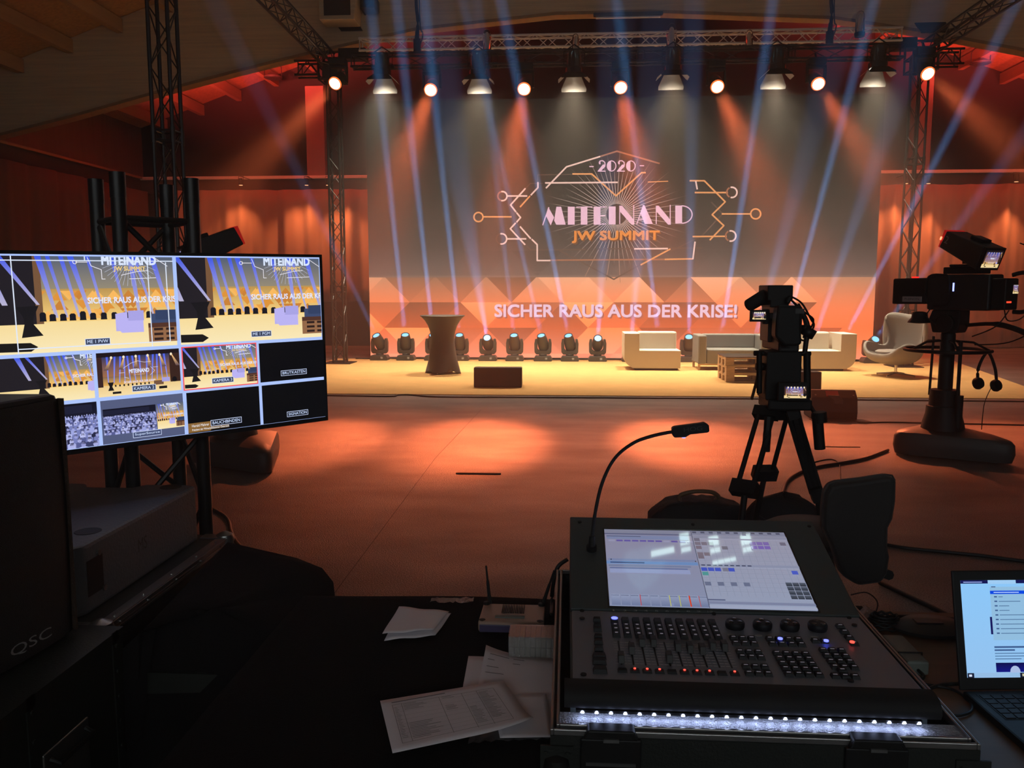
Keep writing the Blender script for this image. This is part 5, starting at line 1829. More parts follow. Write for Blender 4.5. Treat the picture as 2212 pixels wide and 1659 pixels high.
KZ = .905
con = thing('lighting_console', 'lighting console with lit touch display, faders and key blocks', 'lighting console', (.34, 1.86, 0))
ko = Vector(con.location)
kx0, kx1 = .012, .672
b = MB(off=ko)
b.prism([(1.50, .80), (2.25, .80), (2.255, 1.0), (1.868, .892), (1.866, KZ - .006), (1.505, KZ - .006)], kx0, kx1, 'x')
b.build('body', M['bezel'], con)
b = MB(off=ko); b.box(kx0 + .004, kx1 - .004, 1.505, 1.862, KZ - .006, KZ); b.build('control_panel', M['panel'], con, bevel=.002)
# display section, tilted
s0, s1 = Vector((0, 1.866, .908)), Vector((0, 2.256, 1.018))
sv = (s1 - s0).normalized()
sn = Vector((1, 0, 0)).cross(sv).normalized()
SL = (s1 - s0).length
T_S = Matrix.Translation(Vector((kx0, s0.y, s0.z)) - ko) @ Matrix(((1, 0, sn.x, 0), (0, sv.y, sn.y, 0), (0, sv.z, sn.z, 0), (0, 0, 0, 1))).to_4x4()
T_S = Matrix.Translation(Vector((kx0, s0.y, s0.z)) - ko) @ Matrix(((1, 0, 0, 0), (0, sv.y, sn.y, 0), (0, sv.z, sn.z, 0), (0, 0, 0, 1)))
BW = kx1 - kx0
b = MB(M=T_S); b.box(0, BW, 0, SL, -.012, 0); b.build('display_bezel', M['bezel'], con, bevel=.003)


def onS(px, py):
    d = ray(px, py)
    k = (s0 - EYE).dot(sn) / d.dot(sn)
    p = EYE + d * k
    return (p.x - kx0, (p - s0).dot(sv))


def onC(cx, cy):
    return onS(1180 + cx / 3.072, 880 + cy / 3.072)


qa, qb_, qc, qd = onC(420, 1322), onC(1785, 1353), onC(1590, 830), onC(385, 812)
du0, du1 = (qa[0] + qd[0]) / 2, (qb_[0] + qc[0]) / 2
dv0, dv1 = (qa[1] + qb_[1]) / 2, (qc[1] + qd[1]) / 2
DW, DH = du1 - du0, dv1 - dv0
T_D = T_S @ Matrix.Translation((du0, dv0, .0))
P = Paint(.00012)
P.n = 2
P.clip = (0, 0, DW, DH)
f = lambda u, v: (u * DW, v * DH)
rc = lambda u0, v0, u1, v1, c, top=None, layer=True: P.rect(*f(u0, v0), *f(u1, v1), c, top, layer)
rc(0, 0, 1, 1, (136, 146, 176), (140, 136, 160))
rc(.485, 0, 1, 1, (150, 160, 186), (152, 150, 170))
rc(0, .94, 1, 1, (128, 130, 152)); rc(.0, .925, .48, .945, (96, 100, 130)); rc(.01, .86, .46, .915, (122, 132, 168)); rc(.01, .895, .2, .905, (80, 84, 110))
for k in range(11):
    rc(.02 + k * .043, .825, .055 + k * .043, .848, (96, 84, 160) if k not in (0, 7, 10) else (150, 150, 180), layer=(k == 0))
rc(.01, .56, .47, .585, (120, 132, 170)); rc(.0, .515, .48, .555, (108, 140, 190)); rc(.01, .48, .44, .505, (118, 128, 160)); rc(.015, .455, .42, .468, (90, 104, 150)); rc(.015, .40, .43, .45, (146, 156, 196))
rc(.02, .525, .2, .54, (60, 76, 120))
for x_, y_ in ((.02, .57), (.465, .565)):
    P.poly([f(x_, y_), f(x_ + .008, y_ + .01), f(x_ + .008, y_ - .01)], (30, 32, 50))
for k in range(10):
    rc(.012 + k * .0482, .01, .055 + k * .0482, .135, (112, 124, 160), (150, 160, 190), layer=(k == 0))
    rc(.012 + k * .0482, .118, .05 + k * .0482, .130, (70, 78, 110), layer=False)
P.up()
for k, c in ((3, (190, 70, 80)), (6, (196, 196, 90)), (7, (186, 190, 96)), (8, (214, 66, 36)), (9, (180, 90, 100))):
    rc(.008 + k * .0482, .01, .012 + k * .0482 + (.003 if k == 8 else 0), .135, c, layer=False)
P.up()
for k in range(1, 15):
    rc(.485 + k * .0345, .14, .486 + k * .0345, .86, (122, 130, 152), layer=False)
for k in range(1, 13):
    rc(.485, .14 + k * .0555, 1, .1415 + k * .0555, (124, 132, 154), layer=False)
rc(.485, .885, 1, .925, (138, 140, 162)); rc(.485, .50, 1, .53, (140, 146, 172)); rc(.482, .0, .486, 1, (84, 88, 110))
for k, (u, v, c) in enumerate([(.49, .84, (112, 108, 126)), (.49, .785, (120, 112, 128)), (.525, .785, (120, 112, 128)), (.56, .785, (112, 108, 126)), (.49, .73, (120, 108, 124)), (.63, .73, (110, 108, 124)), (.49, .64, (120, 110, 124)), (.525, .64, (120, 110, 124)), (.49, .6, (116, 106, 120)),
        (.79, .80, (124, 104, 170)), (.825, .80, (124, 104, 170)), (.86, .80, (124, 104, 170)), (.79, .745, (120, 98, 176)), (.825, .745, (120, 98, 176)), (.86, .745, (120, 98, 176)), (.95, .8, (110, 106, 126)),
        (.49, .44, (66, 84, 190)), (.525, .44, (66, 84, 190)), (.56, .44, (66, 84, 190)), (.6, .44, (120, 120, 140)), (.63, .44, (66, 84, 190)), (.49, .385, (80, 150, 150)), (.95, .42, (74, 92, 196)), (.49, .26, (104, 112, 140)), (.555, .26, (104, 112, 140)), (.62, .26, (104, 112, 140)), (.685, .26, (104, 112, 140))]):
    rc(u, v, u + .031, v + .045, c, layer=(k == 0))
P.up()
for k in range(9):
    rc(.495 + k * .03, .508, .515 + k * .03, .522, (62, 68, 96), layer=False)
for k in range(11):
    rc(.49 + k * .046, .955, .512 + k * .046, .98, (80, 82, 104), layer=False)
rc(.485, .085, .57, .10, (90, 98, 130)); rc(.485, .045, 1, .075, (126, 134, 164)); rc(.485, .0, 1, .03, (160, 168, 194))
for i in range(3):
    for j in range(4):
        rc(.895 + i * .034, .12 + j * .05, .926 + i * .034, .165 + j * .05, (40, 46, 58), (84, 92, 108), layer=(i + j == 0))
P.build('touch_display', screen_mat('console_picture', .92, .03), con, T_D)
b = MB(M=T_S)
r_ = .004
b.box(du0 - r_, du1 + r_, dv1, dv1 + r_, 0, .0015).box(du0 - r_, du1 + r_, dv0 - r_, dv0, 0, .0015).box(du0 - r_, du0, dv0, dv1, 0, .0015).box(du1, du1 + r_, dv0, dv1, 0, .0015)
b.build('display_surround', M['blackgloss'], con)
for k in range(10):
    a = onC(452 + k * 70, 1348 + k * 1.0)
    letters('number', str(k + 1), M['letter'], con, T_S @ Matrix.Translation((a[0] - .004, a[1] - .003, .0)), .004 if k == 0 else (.011 if k == 9 else .008), .0055, .0)
a = onC(385, 785); c = onC(590, 770)
letters('lettering', 'Road Hog 4', M['headbody'], con, T_S @ Matrix.Translation((a[0], a[1] - .002, 0)), c[0] - a[0], .010, .02)
for px, py in ((223, 762), (973, 778), (1745, 790), (237, 1352), (1112, 1372), (2010, 1400)):
    a = onC(px, py)
    b = MB(M=T_S); b.cyl((a[0], a[1], 0), (a[0], a[1], .002), .005, n=8); b.build('screw', M['black'], con)


def K(cx, cy):
    p = G(1220 + cx / 3.2529, 1300 + cy / 3.2529, KZ)
    return p.x - ko.x, p.y - ko.y


def key(b, x, y, w, d, h=.007):
    z = KZ
    b.add([(x - w / 2, y - d / 2, z), (x + w / 2, y - d / 2, z), (x + w / 2, y + d / 2, z), (x - w / 2, y + d / 2, z),
           (x - w * .4, y - d * .36, z + h), (x + w * .4, y - d * .36, z + h), (x + w * .4, y + d * .40, z + h), (x - w * .4, y + d * .40, z + h)],
          [(0, 3, 2, 1), (4, 5, 6, 7), (0, 1, 5, 4), (1, 2, 6, 5), (2, 3, 7, 6), (3, 0, 4, 7)])


xa, xb = K(355, 180)[0], K(1050, 190)[0]
sx = (xb - xa) / 9
ry = [K(700, y)[1] for y in (146, 186, 214, 246)]
mk_ = glow('key_mark', (.55, .5, .6), .18, sample=False)
led_b = glow('blue_key', (.10, .12, 1.0), 3.5, sample=False)
led_r = glow('red_key', (1.0, .06, .04), 2.5, sample=False)
led_w = glow('white_led', (.52, .62, 1.0), 36.0)
for k in range(10):
    b = MB()
    for j, y in enumerate(ry):
        key(b, xa + k * sx, y, sx * .72, .0235 if j else .026)
    kk = b.build('playback_keys', M['key'], con)
    b = MB()
    for j, y in enumerate(ry[1:]):
        b.box(xa + k * sx - .003, xa + k * sx + .003, y - .002, y + .002, KZ + .0068, KZ + .0078)
    b.build('key_marks', mk_, kk)
b = MB(); b.cyl((xa, ry[0], KZ + .0072), (xa, ry[0], KZ + .0085), .0075, n=10); b.build('blue_key_light', led_b, con)
capy = (425, 360, 305, 305, 412, 332, 340, 350, 318, 322)
yt, yb_, yk = K(700, 285)[1], K(700, 452)[1], K(700, 495)[1]
for k in range(10):
    x = xa + k * sx + .002
    b = MB()
    b.box(x - .0015, x + .0015, yb_, yt, KZ, KZ + .0006)
    fd = b.build('fader_slot', M['black'], con)
    b = MB()
    for j in range(9):
        yy = yb_ + (yt - yb_) * (.06 + .11 * j)
        b.box(x - .011, x - .003, yy - .0007, yy + .0007, KZ, KZ + .0005).box(x + .003, x + .011, yy - .0007, yy + .0007, KZ, KZ + .0005)
    b.build('scale_marks', M['letter'], fd)
    y = K(700, capy[k])[1]
    b = MB(); b.add([(x - .006, y - .017, KZ + .002), (x + .006, y - .017, KZ + .002), (x + .006, y + .017, KZ + .002), (x - .006, y + .017, KZ + .002), (x - .006, y - .011, KZ + .017), (x + .006, y - .011, KZ + .017), (x + .006, y + .011, KZ + .017), (x - .006, y + .011, KZ + .017)],
                    [(0, 3, 2, 1), (4, 5, 6, 7), (0, 1, 5, 4), (1, 2, 6, 5), (2, 3, 7, 6), (3, 0, 4, 7)])
    b.build('fader_cap', M['blackplastic'], con, bevel=.001)
    b = MB(); key(b, x, yk, sx * .78, .016, .004); fk = b.build('flash_key', M['key'], con)
    if k in (1, 2, 3, 5, 6, 7, 9):
        b = MB(); b.cyl((x, yk + .002, KZ + .0045), (x, yk + .002, KZ + .006), .0024, n=8); b.build('key_light', led_r, fk)
for cx, cy, w_, d_ in ((226, 135, .017, .017), (230, 178, .018, .016), (232, 203, .018, .016), (236, 255, .018, .016), (238, 290, .019, .018), (240, 342, .019, .018), (243, 392, .028, .02), (244, 428, .028, .02), (248, 490, .028, .022)):
    x, y = K(cx, cy); b = MB(); key(b, x, y, w_, d_, .008); b.build('master_key', M['key'], con)
for cx, cy, lx, ly in ((1195, 180, 1168, 232), (1388, 186, 1362, 238), (1580, 190, 1558, 243), (1775, 194, 1753, 248)):
    x, y = K(cx, cy)
    b = MB(); b.lathe([(.0195, 0), (.021, .004), (.021, .012), (.019, .015), (.0, .0155)], 22, Matrix.Translation((x, y, KZ))); kn = b.build('encoder_wheel', M['key'], con, smooth='auto')
    for a in (90, 210, 330):
        b = MB(); b.lathe([(.0058, 0), (.0055, .0012), (.0, .002)], 12, Matrix.Translation((x + .011 * math.cos(R(a)), y + .011 * math.sin(R(a)), KZ + .0152))); b.build('finger_dimple', M['blackgloss'], kn, smooth='auto')
    x, y = K(lx, ly)
    b = MB(); b.lathe([(.008, 0), (.008, .0008), (.0, .0008)], 14, Matrix.Translation((x, y, KZ)) @ Matrix.Diagonal((1, .55, 1, 1))); b.build('encoder_label', M['letter'], con)


def block(c0, c1, c2, nx, ny, lb, light=None):
    """key block from far-left, far-right and near-left corner centres in the panel close-up"""
    (ax, ay), (bx, by), (dx, dy) = K(*c0), K(*c1), K(*c2)
    sx_ = (bx - ax) / max(1, nx - 1)
    sy_ = (dy - ay) / max(1, ny - 1) if ny > 1 else .02
    b = MB()
    for i in range(nx):
        for j in range(ny):
            key(b, ax + sx_ * i, ay + sy_ * j, min(.0185, abs(sx_) * .86 if nx > 1 else .0185), min(.0175, abs(sy_) * .88), .006)
    kb = b.build('key_block', M['key'], con)
    b = MB()
    for i in range(nx):
        for j in range(ny):
            b.box(ax + sx_ * i - .004, ax + sx_ * i + .004, ay + sy_ * j - .001, ay + sy_ * j + .001, KZ + .0058, KZ + .0067)
    b.build('key_marks', mk_, kb)
    if light:
        for cx, cy, m_ in light:
            x, y = K(cx, cy)
            b = MB(); b.cyl((x, y, KZ + .006), (x, y, KZ + .0085), .0052, n=10); b.build('key_light', m_, kb)


block((1185, 262), (1312, 265), (1205, 298), 3, 2, 'a')
block((1440, 268), (1640, 272), (1456, 302), 4, 2, 'b', [(1513, 281, led_b)])
block((1760, 282), (1835, 298), (1760, 320), 2, 1, 'c', [(1836, 296, led_b)])
block((1935, 180), (1935, 180), (2005, 300), 1, 4, 'd', [(2018, 305, led_r)])
block((1230, 358), (1360, 362), (1246, 395), 3, 2, 'e')
block((1272, 462), (1405, 466), (1290, 510), 3, 2, 'f')
block((1490, 370), (1690, 372), (1560, 515), 4, 5, 'g')
block((1815, 348), (1945, 352), (1860, 465), 3, 4, 'h')
block((1900, 530), (2045, 540), (1900, 560), 3, 1, 'i')
block((1950, 492), (1950, 492), (1950, 520), 1, 1, 'j')
for cx, cy in ((122, 120), (132, 515), (2035, 168), (2010, 560)):
    x, y = K(cx, cy)
    b = MB(); b.cyl((x, y, KZ), (x, y, KZ + .003), .006, n=8); b.build('screw', M['black'], con)
# padded front edge with its strip of white lights
b = MB(off=ko)
b.prism([(1.52, .862), (1.485, .8665), (1.475, .870), (1.471, .880), (1.474, .893), (1.484, .902), (1.50, .906), (1.52, .906)], kx0 - .012, kx1 + .012, 'x')
b.build('wrist_rest', M['rubber'], con, smooth='auto')
b = MB(off=ko); b.box(kx0 + .01, kx1 - .02, 1.475, 1.485, .861, .866); ls = b.build('light_strip', M['black'], con)
for k in range(24):
    x = .034 + k * (.612 / 23)
    b = MB(off=ko); b.prism([(x - .0035, .8612), (x + .0035, .8612), (x + .0015, .8648), (x - .0015, .8648)], 1.4738, 1.4748); b.box(x - .003, x + .003, 1.4755, 1.481, .8595, .8608)
    b.build('led', led_w, ls)

# gooseneck lamp on the console
bs = onS(1278, 1188)
bp = T_S @ Vector((bs[0], bs[1], .0)) + ko
gl = thing('gooseneck_lamp', 'black gooseneck lamp arching up from the console display', 'lamp', bp)
YL = bp.y
b = MB(off=bp)
pts = [bp + Vector((0, 0, .005)), PY(1280, 1150, YL), PY(1288, 1095, YL), PY(1302, 1040, YL + .02), PY(1328, 990, YL + .03), PY(1368, 957, YL + .04), PY(1412, 941, YL + .05), PY(1456, 932, YL + .05)]
b.tube(spline(pts, 6), .0046, 8); b.build('neck', M['rubber'], gl, smooth=True)
b = MB(off=bp); b.cyl(bp + sn * .0, PY(1279, 1158, YL), .010, .0075, n=12); b.cyl(bp, bp + sn * .012, .014, n=12); b.build('connector', M['black'], gl, smooth='auto')
YH = YL + .05
b = MB(off=bp); b.prism([pxz(x, y, YH) for x, y in ((1451, 924), (1456, 921), (1522, 912), (1530, 917), (1531, 930), (1528, 933), (1490, 937), (1480, 943), (1456, 944), (1452, 940))], YH - .012, YH + .012)
hd = b.build('lamp_head', M['black'], gl, bevel=.002)
a, c = PY(1476, 934, YH), PY(1516, 916, YH)
letters('lettering', 'HOG', M['headbody'], hd, Matrix.Translation(Vector((a.x, YH - .0122, a.z + .003)) - bp) @ Matrix.Rotation(PI / 2, 4, 'X') @ Matrix.Rotation(R(7), 4, 'Z'), c.x - a.x, .011, .05)
b = MB(off=bp); p_ = PY(1477, 943, YH); b.cyl(p_ + Vector((0, 0, -.004)), p_, .005, n=8); b.build('bulb', glow('lamp_bulb', (.35, .4, 1), 1.5, sample=False), hd)
0 and area('gooseneck_light', p_ + Vector((0, -.0, -.008)), p_ + Vector((0.0, -.15, -.35)), (.5, .6, 1.0), .05, .012, .012, 120)

# ================================================================== papers, router, cards on the cloth
def sheet(name, label, pts, z, cat='paper', curl=(), n=12, thick=.0006):
    """a sheet from its four corner points (far-left, far-right, near-right, near-left), z above the cloth"""
    t = thing(name, label, cat, (sum(p[0] for p in pts) / 4, sum(p[1] for p in pts) / 4, z))
    o_ = Vector(t.location)
    vs, fs = [], []
    for j in range(n + 1):
        for i in range(n + 1):
            u, v = i / n, j / n
            p = [(pts[3][k] * (1 - u) + pts[2][k] * u) * (1 - v) + (pts[0][k] * (1 - u) + pts[1][k] * u) * v for k in (0, 1)]
            dz = 0
            for (cu, cv, am, rd) in curl:
                d_ = math.hypot(u - cu, v - cv)
                dz += am * max(0, 1 - d_ / rd) ** 2
            vs.append((p[0] - o_.x, p[1] - o_.y, dz))
    for j in range(n):
        for i in range(n):
            a = j * (n + 1) + i
            fs.append((a, a + 1, a + n + 2, a + n + 1))
    b = MB(); b.add(vs, fs); sh_ = b.build('sheet', M['paper'], t, smooth=True, solid=thick)
    def at(u, v):
        p = [(pts[3][k] * (1 - u) + pts[2][k] * u) * (1 - v) + (pts[0][k] * (1 - u) + pts[1][k] * u) * v for k in (0, 1)]
        dz = sum(am * max(0, 1 - math.hypot(u - cu, v - cv) / rd) ** 2 for (cu, cv, am, rd) in curl)
        return Vector((p[0] - o_.x, p[1] - o_.y, dz + thick))
    return t, at


def gq(z, *pp):
    return [tuple(G(x, y, z))[:2] for x, y in pp]


z = CT + .006
sheet('paper_sheet', 'blank white sheet lying under the other papers beside the console', gq(z, (1012, 1414), (1196, 1420), (1196, 1575), (985, 1562)), z - .004)
z = CT + .010
t, at = sheet('paper_sheet', 'curled white sheet with faint print in front of the wrapped cards', gq(z, (1050, 1402), (1204, 1420), (1206, 1572), (1012, 1560)), z - .005, curl=((0, 1, .016, .5),))
b = MB()
for k, (u0, u1, v) in enumerate(((.08, .34, .9), (.4, .55, .9), (.06, .15, .83), (.06, .22, .74), (.4, .5, .83), (.06, .3, .66))):
    p_, q_ = at(u0, v), at(u1, v)
    b.add([p_, q_, at(u1, v + .007), at(u0, v + .007)], [(0, 1, 2, 3)])
o = b.build('print', M['print'], t); o.location.z = .001
z = CT + .016
sheet('paper_sheet', 'white sheet whose corner sticks out under the printed plan', gq(z, (1060, 1500), (1180, 1495), (1192, 1588), (1080, 1590)), z - .004)
z = CT + .022
t, at = sheet('printed_plan', 'white sheet printed with a table, topmost at the front edge', gq(z, (821, 1514), (1088, 1470), (1152, 1562), (848, 1627)), z, curl=((1, 0, .012, .4),))
b = MB()


def ruled(u0, v0, u1, v1, w=.0008):
    p_, q_ = at(u0, v0), at(u1, v1)
    d_ = (q_ - p_).normalized().cross(Vector((0, 0, 1))) * w / 2
    b.add([p_ + d_, q_ + d_, q_ - d_, p_ - d_], [(0, 1, 2, 3)])


for v in (.12, .86): ruled(.08, v, .88, v)
for u in (.08, .15, .44, .62, .74, .88): ruled(u, .12, u, .86)
for v in (.80, .7, .62, .54, .46, .36, .28, .2): ruled(.08, v, .88, v, .0003)
rp_ = random.Random(9)
for u0, u1, v0, v1 in ((.16, .40, .15, .45), (.46, .56, .56, .66), (.63, .72, .2, .55), (.75, .86, .25, .82), (.09, .13, .2, .8), (.16, .34, .72, .84), (.46, .6, .8, .85)):
    v = v1
    while v > v0:
        ruled(u0, v, u0 + (u1 - u0) * rp_.uniform(.5, 1), v, .0012); v -= .028
ruled(.08, .91, .5, .925, .003)
o = b.build('print', M['print'], t); o.location.z = .0006

# folded note
z = CT
pts = gq(CT + .012, (862, 1306), (970, 1316), (936, 1362), (826, 1372))
t = thing('folded_note', 'folded white paper lying alone at the far left of the cloth', 'paper', (pts[3][0], pts[3][1], CT + .001))
o_ = Vector(t.location)
pts2 = [(x - o_.x, y - o_.y) for x, y in pts]
for k, (dz, sh_) in enumerate(((0, .012), (.012, 0))):
    n = 10
    vs, fs = [], []
    for j in range(n + 1):
        for i in range(n + 1):
            u, v = i / n, j / n
            p_ = [(pts2[3][q] * (1 - u) + pts2[2][q] * u) * (1 - v) + (pts2[0][q] * (1 - u) + pts2[1][q] * u) * v for q in (0, 1)]
            vs.append((p_[0] + sh_ * .6, p_[1] - sh_, .001 + dz * (1 - v * .8) + .003 * math.sin(5 * u + 3 * v + k) ** 2))
    for j in range(n):
        for i in range(n):
            a = j * (n + 1) + i
            fs.append((a, a + 1, a + n + 2, a + n + 1))
    b = MB(); b.add(vs, fs); b.build('fold', M['paper'], t, smooth=True, solid=.001)

# clear film strips at the table edges
for pa, pb2, lb in (((930, 1300), (1022, 1301), 'crumpled clear film at the far edge of the cloth'), ((1012, 1602), (1196, 1592), 'crumpled clear film sticking out under the papers')):
    A_, B_ = G(*pa, CT + .004), G(*pb2, CT + .004)
    vs, fs = [], []
    r_ = random.Random(len(lb))
    for i in range(16):
        for j in range(4):
            q = A_ + (B_ - A_) * (i / 15)
            vs.append((q.x, q.y - .01 + .012 * j, CT + .004 + r_.uniform(0, .008)))
    for i in range(15):
        for j in range(3):
            a = i * 4 + j
            fs.append((a, a + 1, a + 5, a + 4))
    b = MB(); b.add(vs, fs); tag(b.build('clear_film', M['film'], solid=.0006), lb, 'film')

# router
p0, p1, p2, p3 = [G(x, y, CT + .035) for x, y in ((1030, 1342), (1050, 1297), (1172, 1299), (1177, 1345))]
rc0 = (p0 + p1 + p2 + p3) / 4
t = thing('router', 'small network router with two upright aerials on the cloth', 'router', (rc0.x, rc0.y, CT))
W2, D2 = .088, (p1.y - p0.y) / 2
b = MB(); b.prism([(-D2, .012), (-D2 + .004, .004), (D2, .004), (D2, .026), (-D2 + .006, .034), (-D2, .028)], -W2, W2, 'x'); b.build('body', M['router'], t, bevel=.004)
b = MB(); b.box(-W2 + .004, W2 - .004, -D2 - .003, -D2 + .002, .006, .026); b.build('front', M['routerfront'], t, bevel=.001)
b = MB()
for k in range(14):
    x = -.03 + k * .0046
    b.box(x, x + .0018, -.005, .05, .0278, .0345)
b.build('vent_slots', M['black'], t)
b = MB(); b.box(-.045, .035, -.045, -.03, .03, .0352); b.build('badge', M['greygreen'], t)
for x, y in ((-.078, -D2 + .014), (.078, -D2 + .014), (-.078, D2 - .01), (.078, D2 - .01)):
    b = MB(); b.lathe([(.009, 0), (.009, .034), (.0, .035)], 10, Matrix.Translation((x, y, 0))); b.build('foot', M['black'], t, smooth='auto')
for (bx, by), (tx, ty) in (((1056, 1310), (1050, 1222)), ((1172, 1296), (1197, 1232))):
    A_ = Vector((G(bx, by, CT + .03).x, rc0.y + D2 + .004, CT + .02)); B_ = PY(tx, ty, A_.y)
    b = MB(off=t.location); d_ = B_ - A_
    b.cyl(A_, A_ + d_ * .25, .006, .0055, n=8); b.cyl(A_ + d_ * .25, A_ + d_ * .62, .005, .0042, n=8); b.cyl(A_ + d_ * .62, B_, .0032, .0026, n=8); b.build('aerial', M['rubber'], t, smooth='auto')

# wrapped stack of cards
p0, p1, p2 = G(1099, 1377, CT + .055), G(1203, 1378, CT + .055), G(1108, 1351, CT + .055)
t = thing('card_stack', 'shrink-wrapped block of small cards beside the console case', 'card block', ((p0.x + p1.x) / 2, (p0.y + p2.y) / 2, CT + .0035))
w_, d_ = p1.x - p0.x, p2.y - p0.y
b = MB()
for r_ in range(2):
    for k in range(9):
        x = -w_ / 2 + w_ * k / 9
        b.box(x + .001, x + w_ / 9 - .001, -d_ / 2, d_ / 2, .001 + r_ * .026, .0255 + r_ * .026)
b.build('cards', M['card'], t)
b = MB(); b.box(-w_ / 2 - .001, w_ / 2 + .001, -d_ / 2 - .001, d_ / 2 + .001, .0, .0545); b.build('wrapping', M['film'], t)

# ================================================================== laptop and power supply on the bare wood
t = thing('laptop', 'open dark laptop showing a web page at the right edge', 'laptop', (.905, 1.86, TZ + .001), R(5))
b = MB(); b.box(0, .37, -.25, 0, 0, .018); b.build('base', M['black'], t, bevel=.005)
b = MB(); b.box(.02, .35, -.13, -.02, .018, .0188); kb = b.build('keyboard', M['dim'], t)
b = MB()
for j in range(5):
    for i in range(13):
        b.box(.024 + i * .025, .045 + i * .025, -.126 + j * .021, -.109 + j * .021, .0188, .0205)
b.build('keys', M['black'], kb)
b = MB(); b.box(.12, .25, -.235, -.145, .018, .0186); b.build('touchpad', M['darkgrey'], t)
T_L = Matrix.Translation((0, .004, .016)) @ Matrix.Rotation(R(90 - 14), 4, 'X')
b = MB(M=T_L); b.box(-.002, .372, .0, .268, -.008, 0); b.build('lid', M['black'], t, bevel=.003)
P = Paint(.0001)
P.n = 2
P.clip = (0, 0, .338, .218)
f = lambda u, v: (u * .338, v * .218)
rc = lambda u0, v0, u1, v1, c, top=None, layer=True: P.rect(*f(u0, v0), *f(u1, v1), c, top, layer)
rc(0, 0, 1, 1, (150, 196, 240), (140, 200, 250)); rc(0, .965, 1, 1, (14, 16, 82)); rc(.19, .96, .385, 1, (160, 205, 245)); rc(.02, .975, .15, .985, (150, 170, 230))
rc(.2, .38, 1, .93, (146, 190, 224)); rc(.2, .855, 1, .89, (0, 70, 226)); rc(.225, .868, .4, .876, (200, 220, 255)); rc(.21, .925, .24, .935, (70, 90, 130))
for k in range(9):
    v = .82 - k * .047
    rc(.225, v, .245, v + .014, (60, 90, 140), layer=(k == 0)); rc(.255, v + .002, .255 + (.03, .15, .07, .07, .5, .5, .5, .5, .4)[k], v + .010, (84, 120, 160), layer=False)
rc(.185, .44, .2, .62, (20, 20, 90)); rc(.2, .30, .42, .318, (60, 90, 140)); rc(.2, .27, .34, .286, (60, 90, 140))
for k in range(3): rc(.2, .24 - k * .028, .44 - .03 * k, .25 - k * .028, (90, 128, 170))
for k in range(3): rc(.5, .30 - k * .03, .74, .312 - k * .03, (80, 118, 160))
rc(.2, .055, .46, .15, (16, 18, 130), (10, 10, 70)); P.ell(*f(.33, .055), .012, .014, (170, 190, 230)); rc(.49, .055, .75, .15, (30, 20, 90))
rc(0, 0, 1, .048, (20, 26, 50)); rc(.045, 0, .36, .05, (150, 190, 230)); rc(.01, .012, .03, .034, (220, 230, 255))
for k, c in enumerate(((200, 196, 160), (80, 160, 226), (190, 80, 90), (60, 110, 200), (220, 220, 230))): rc(.375 + k * .043, .012, .4 + k * .043, .038, c)
P.clip = None
P.build('screen', screen_mat('laptop_picture', 1.0, .2), t, T_L @ Matrix.Translation((.016, .028, 0)))

pq = [G(x, y, TZ + .035) for x, y in ((1912, 1374), (1941, 1369), (1996, 1425), (1972, 1437))]
a_ = (pq[0] + pq[1]) / 2; c_ = (pq[2] + pq[3]) / 2
mid = (a_ + c_) / 2
t = thing('power_supply', 'grey-green power brick lying between console case and laptop', 'power supply', (mid.x, mid.y, TZ + .001), math.atan2((c_ - a_).y, (c_ - a_).x))
L_ = (c_ - a_).length
b = MB(); b.box(-L_ / 2, L_ / 2, -.027, .027, 0, .036); b.build('body', M['greygreen'], t, bevel=.006)
b = MB(); b.tube([(L_ * .2, -.0285, 0.002), (L_ * .2, -.0285, .0375), (L_ * .2, .0285, .0375), (L_ * .2, .0285, .002)], .0022, 6); b.build('cable_tie', M['cable'], t)
b = MB(); b.tube(spline([(L_ / 2, 0, .015), (L_ / 2 + .03, .0, .01), (L_ / 2 + .05, -.05, .006), (L_ / 2 + .03, -.1, .006)], 6), .004, 6); b.build('lead', M['cable'], t, smooth=True)
t = thing('hard_drive', 'dark oval device on the table behind the laptop lid', 'device', (G(2010, 1365, TZ).x, G(2010, 1365, TZ).y, TZ + .001))
b = MB(); b.lathe([(.05, 0), (.075, .004), (.08, .014), (.06, .03), (.0, .036)], 24, Matrix.Diagonal((1.25, .8, 1, 1))); b.build('body', M['headbody'], t, smooth='auto')
b = MB(); b.box(-.05, .02, -.03, .0, .034, .037); b.build('label', M['headbody'], t)
p_ = G(1910, 1340, TZ + .02)
b = MB()
for k in range(5):
    b.tube([(p_.x + (.05 - .004 * k) * math.cos(2 * PI * i / 18 + k), p_.y + (.035 - .003 * k) * math.sin(2 * PI * i / 18 + k), TZ + .006 + .007 * k + .003 * math.sin(3 * i)) for i in range(18)], .0036, 5, True)
tag(b.build('cable_heap', M['cable'], smooth=True), 'small tangle of black cable at the right rear of the console case', 'cable')
p_ = G(1880, 1335, TZ + .02)
vs, fs = [], []
r_ = random.Random(31)
for i in range(9):
    for j in range(7):
        vs.append((p_.x - .06 + .016 * i, p_.y - .02 + .014 * j, TZ + .004 + r_.uniform(0, .035) * (1 - abs(i - 4) / 5)))
for i in range(8):
    for j in range(6):
        a = i * 7 + j
        fs.append((a, a + 1, a + 8, a + 7))
b = MB(); b.add(vs, fs); tag(b.build('plastic_bag', M['film'], solid=.0006), 'crumpled clear plastic bag behind the console case', 'bag')

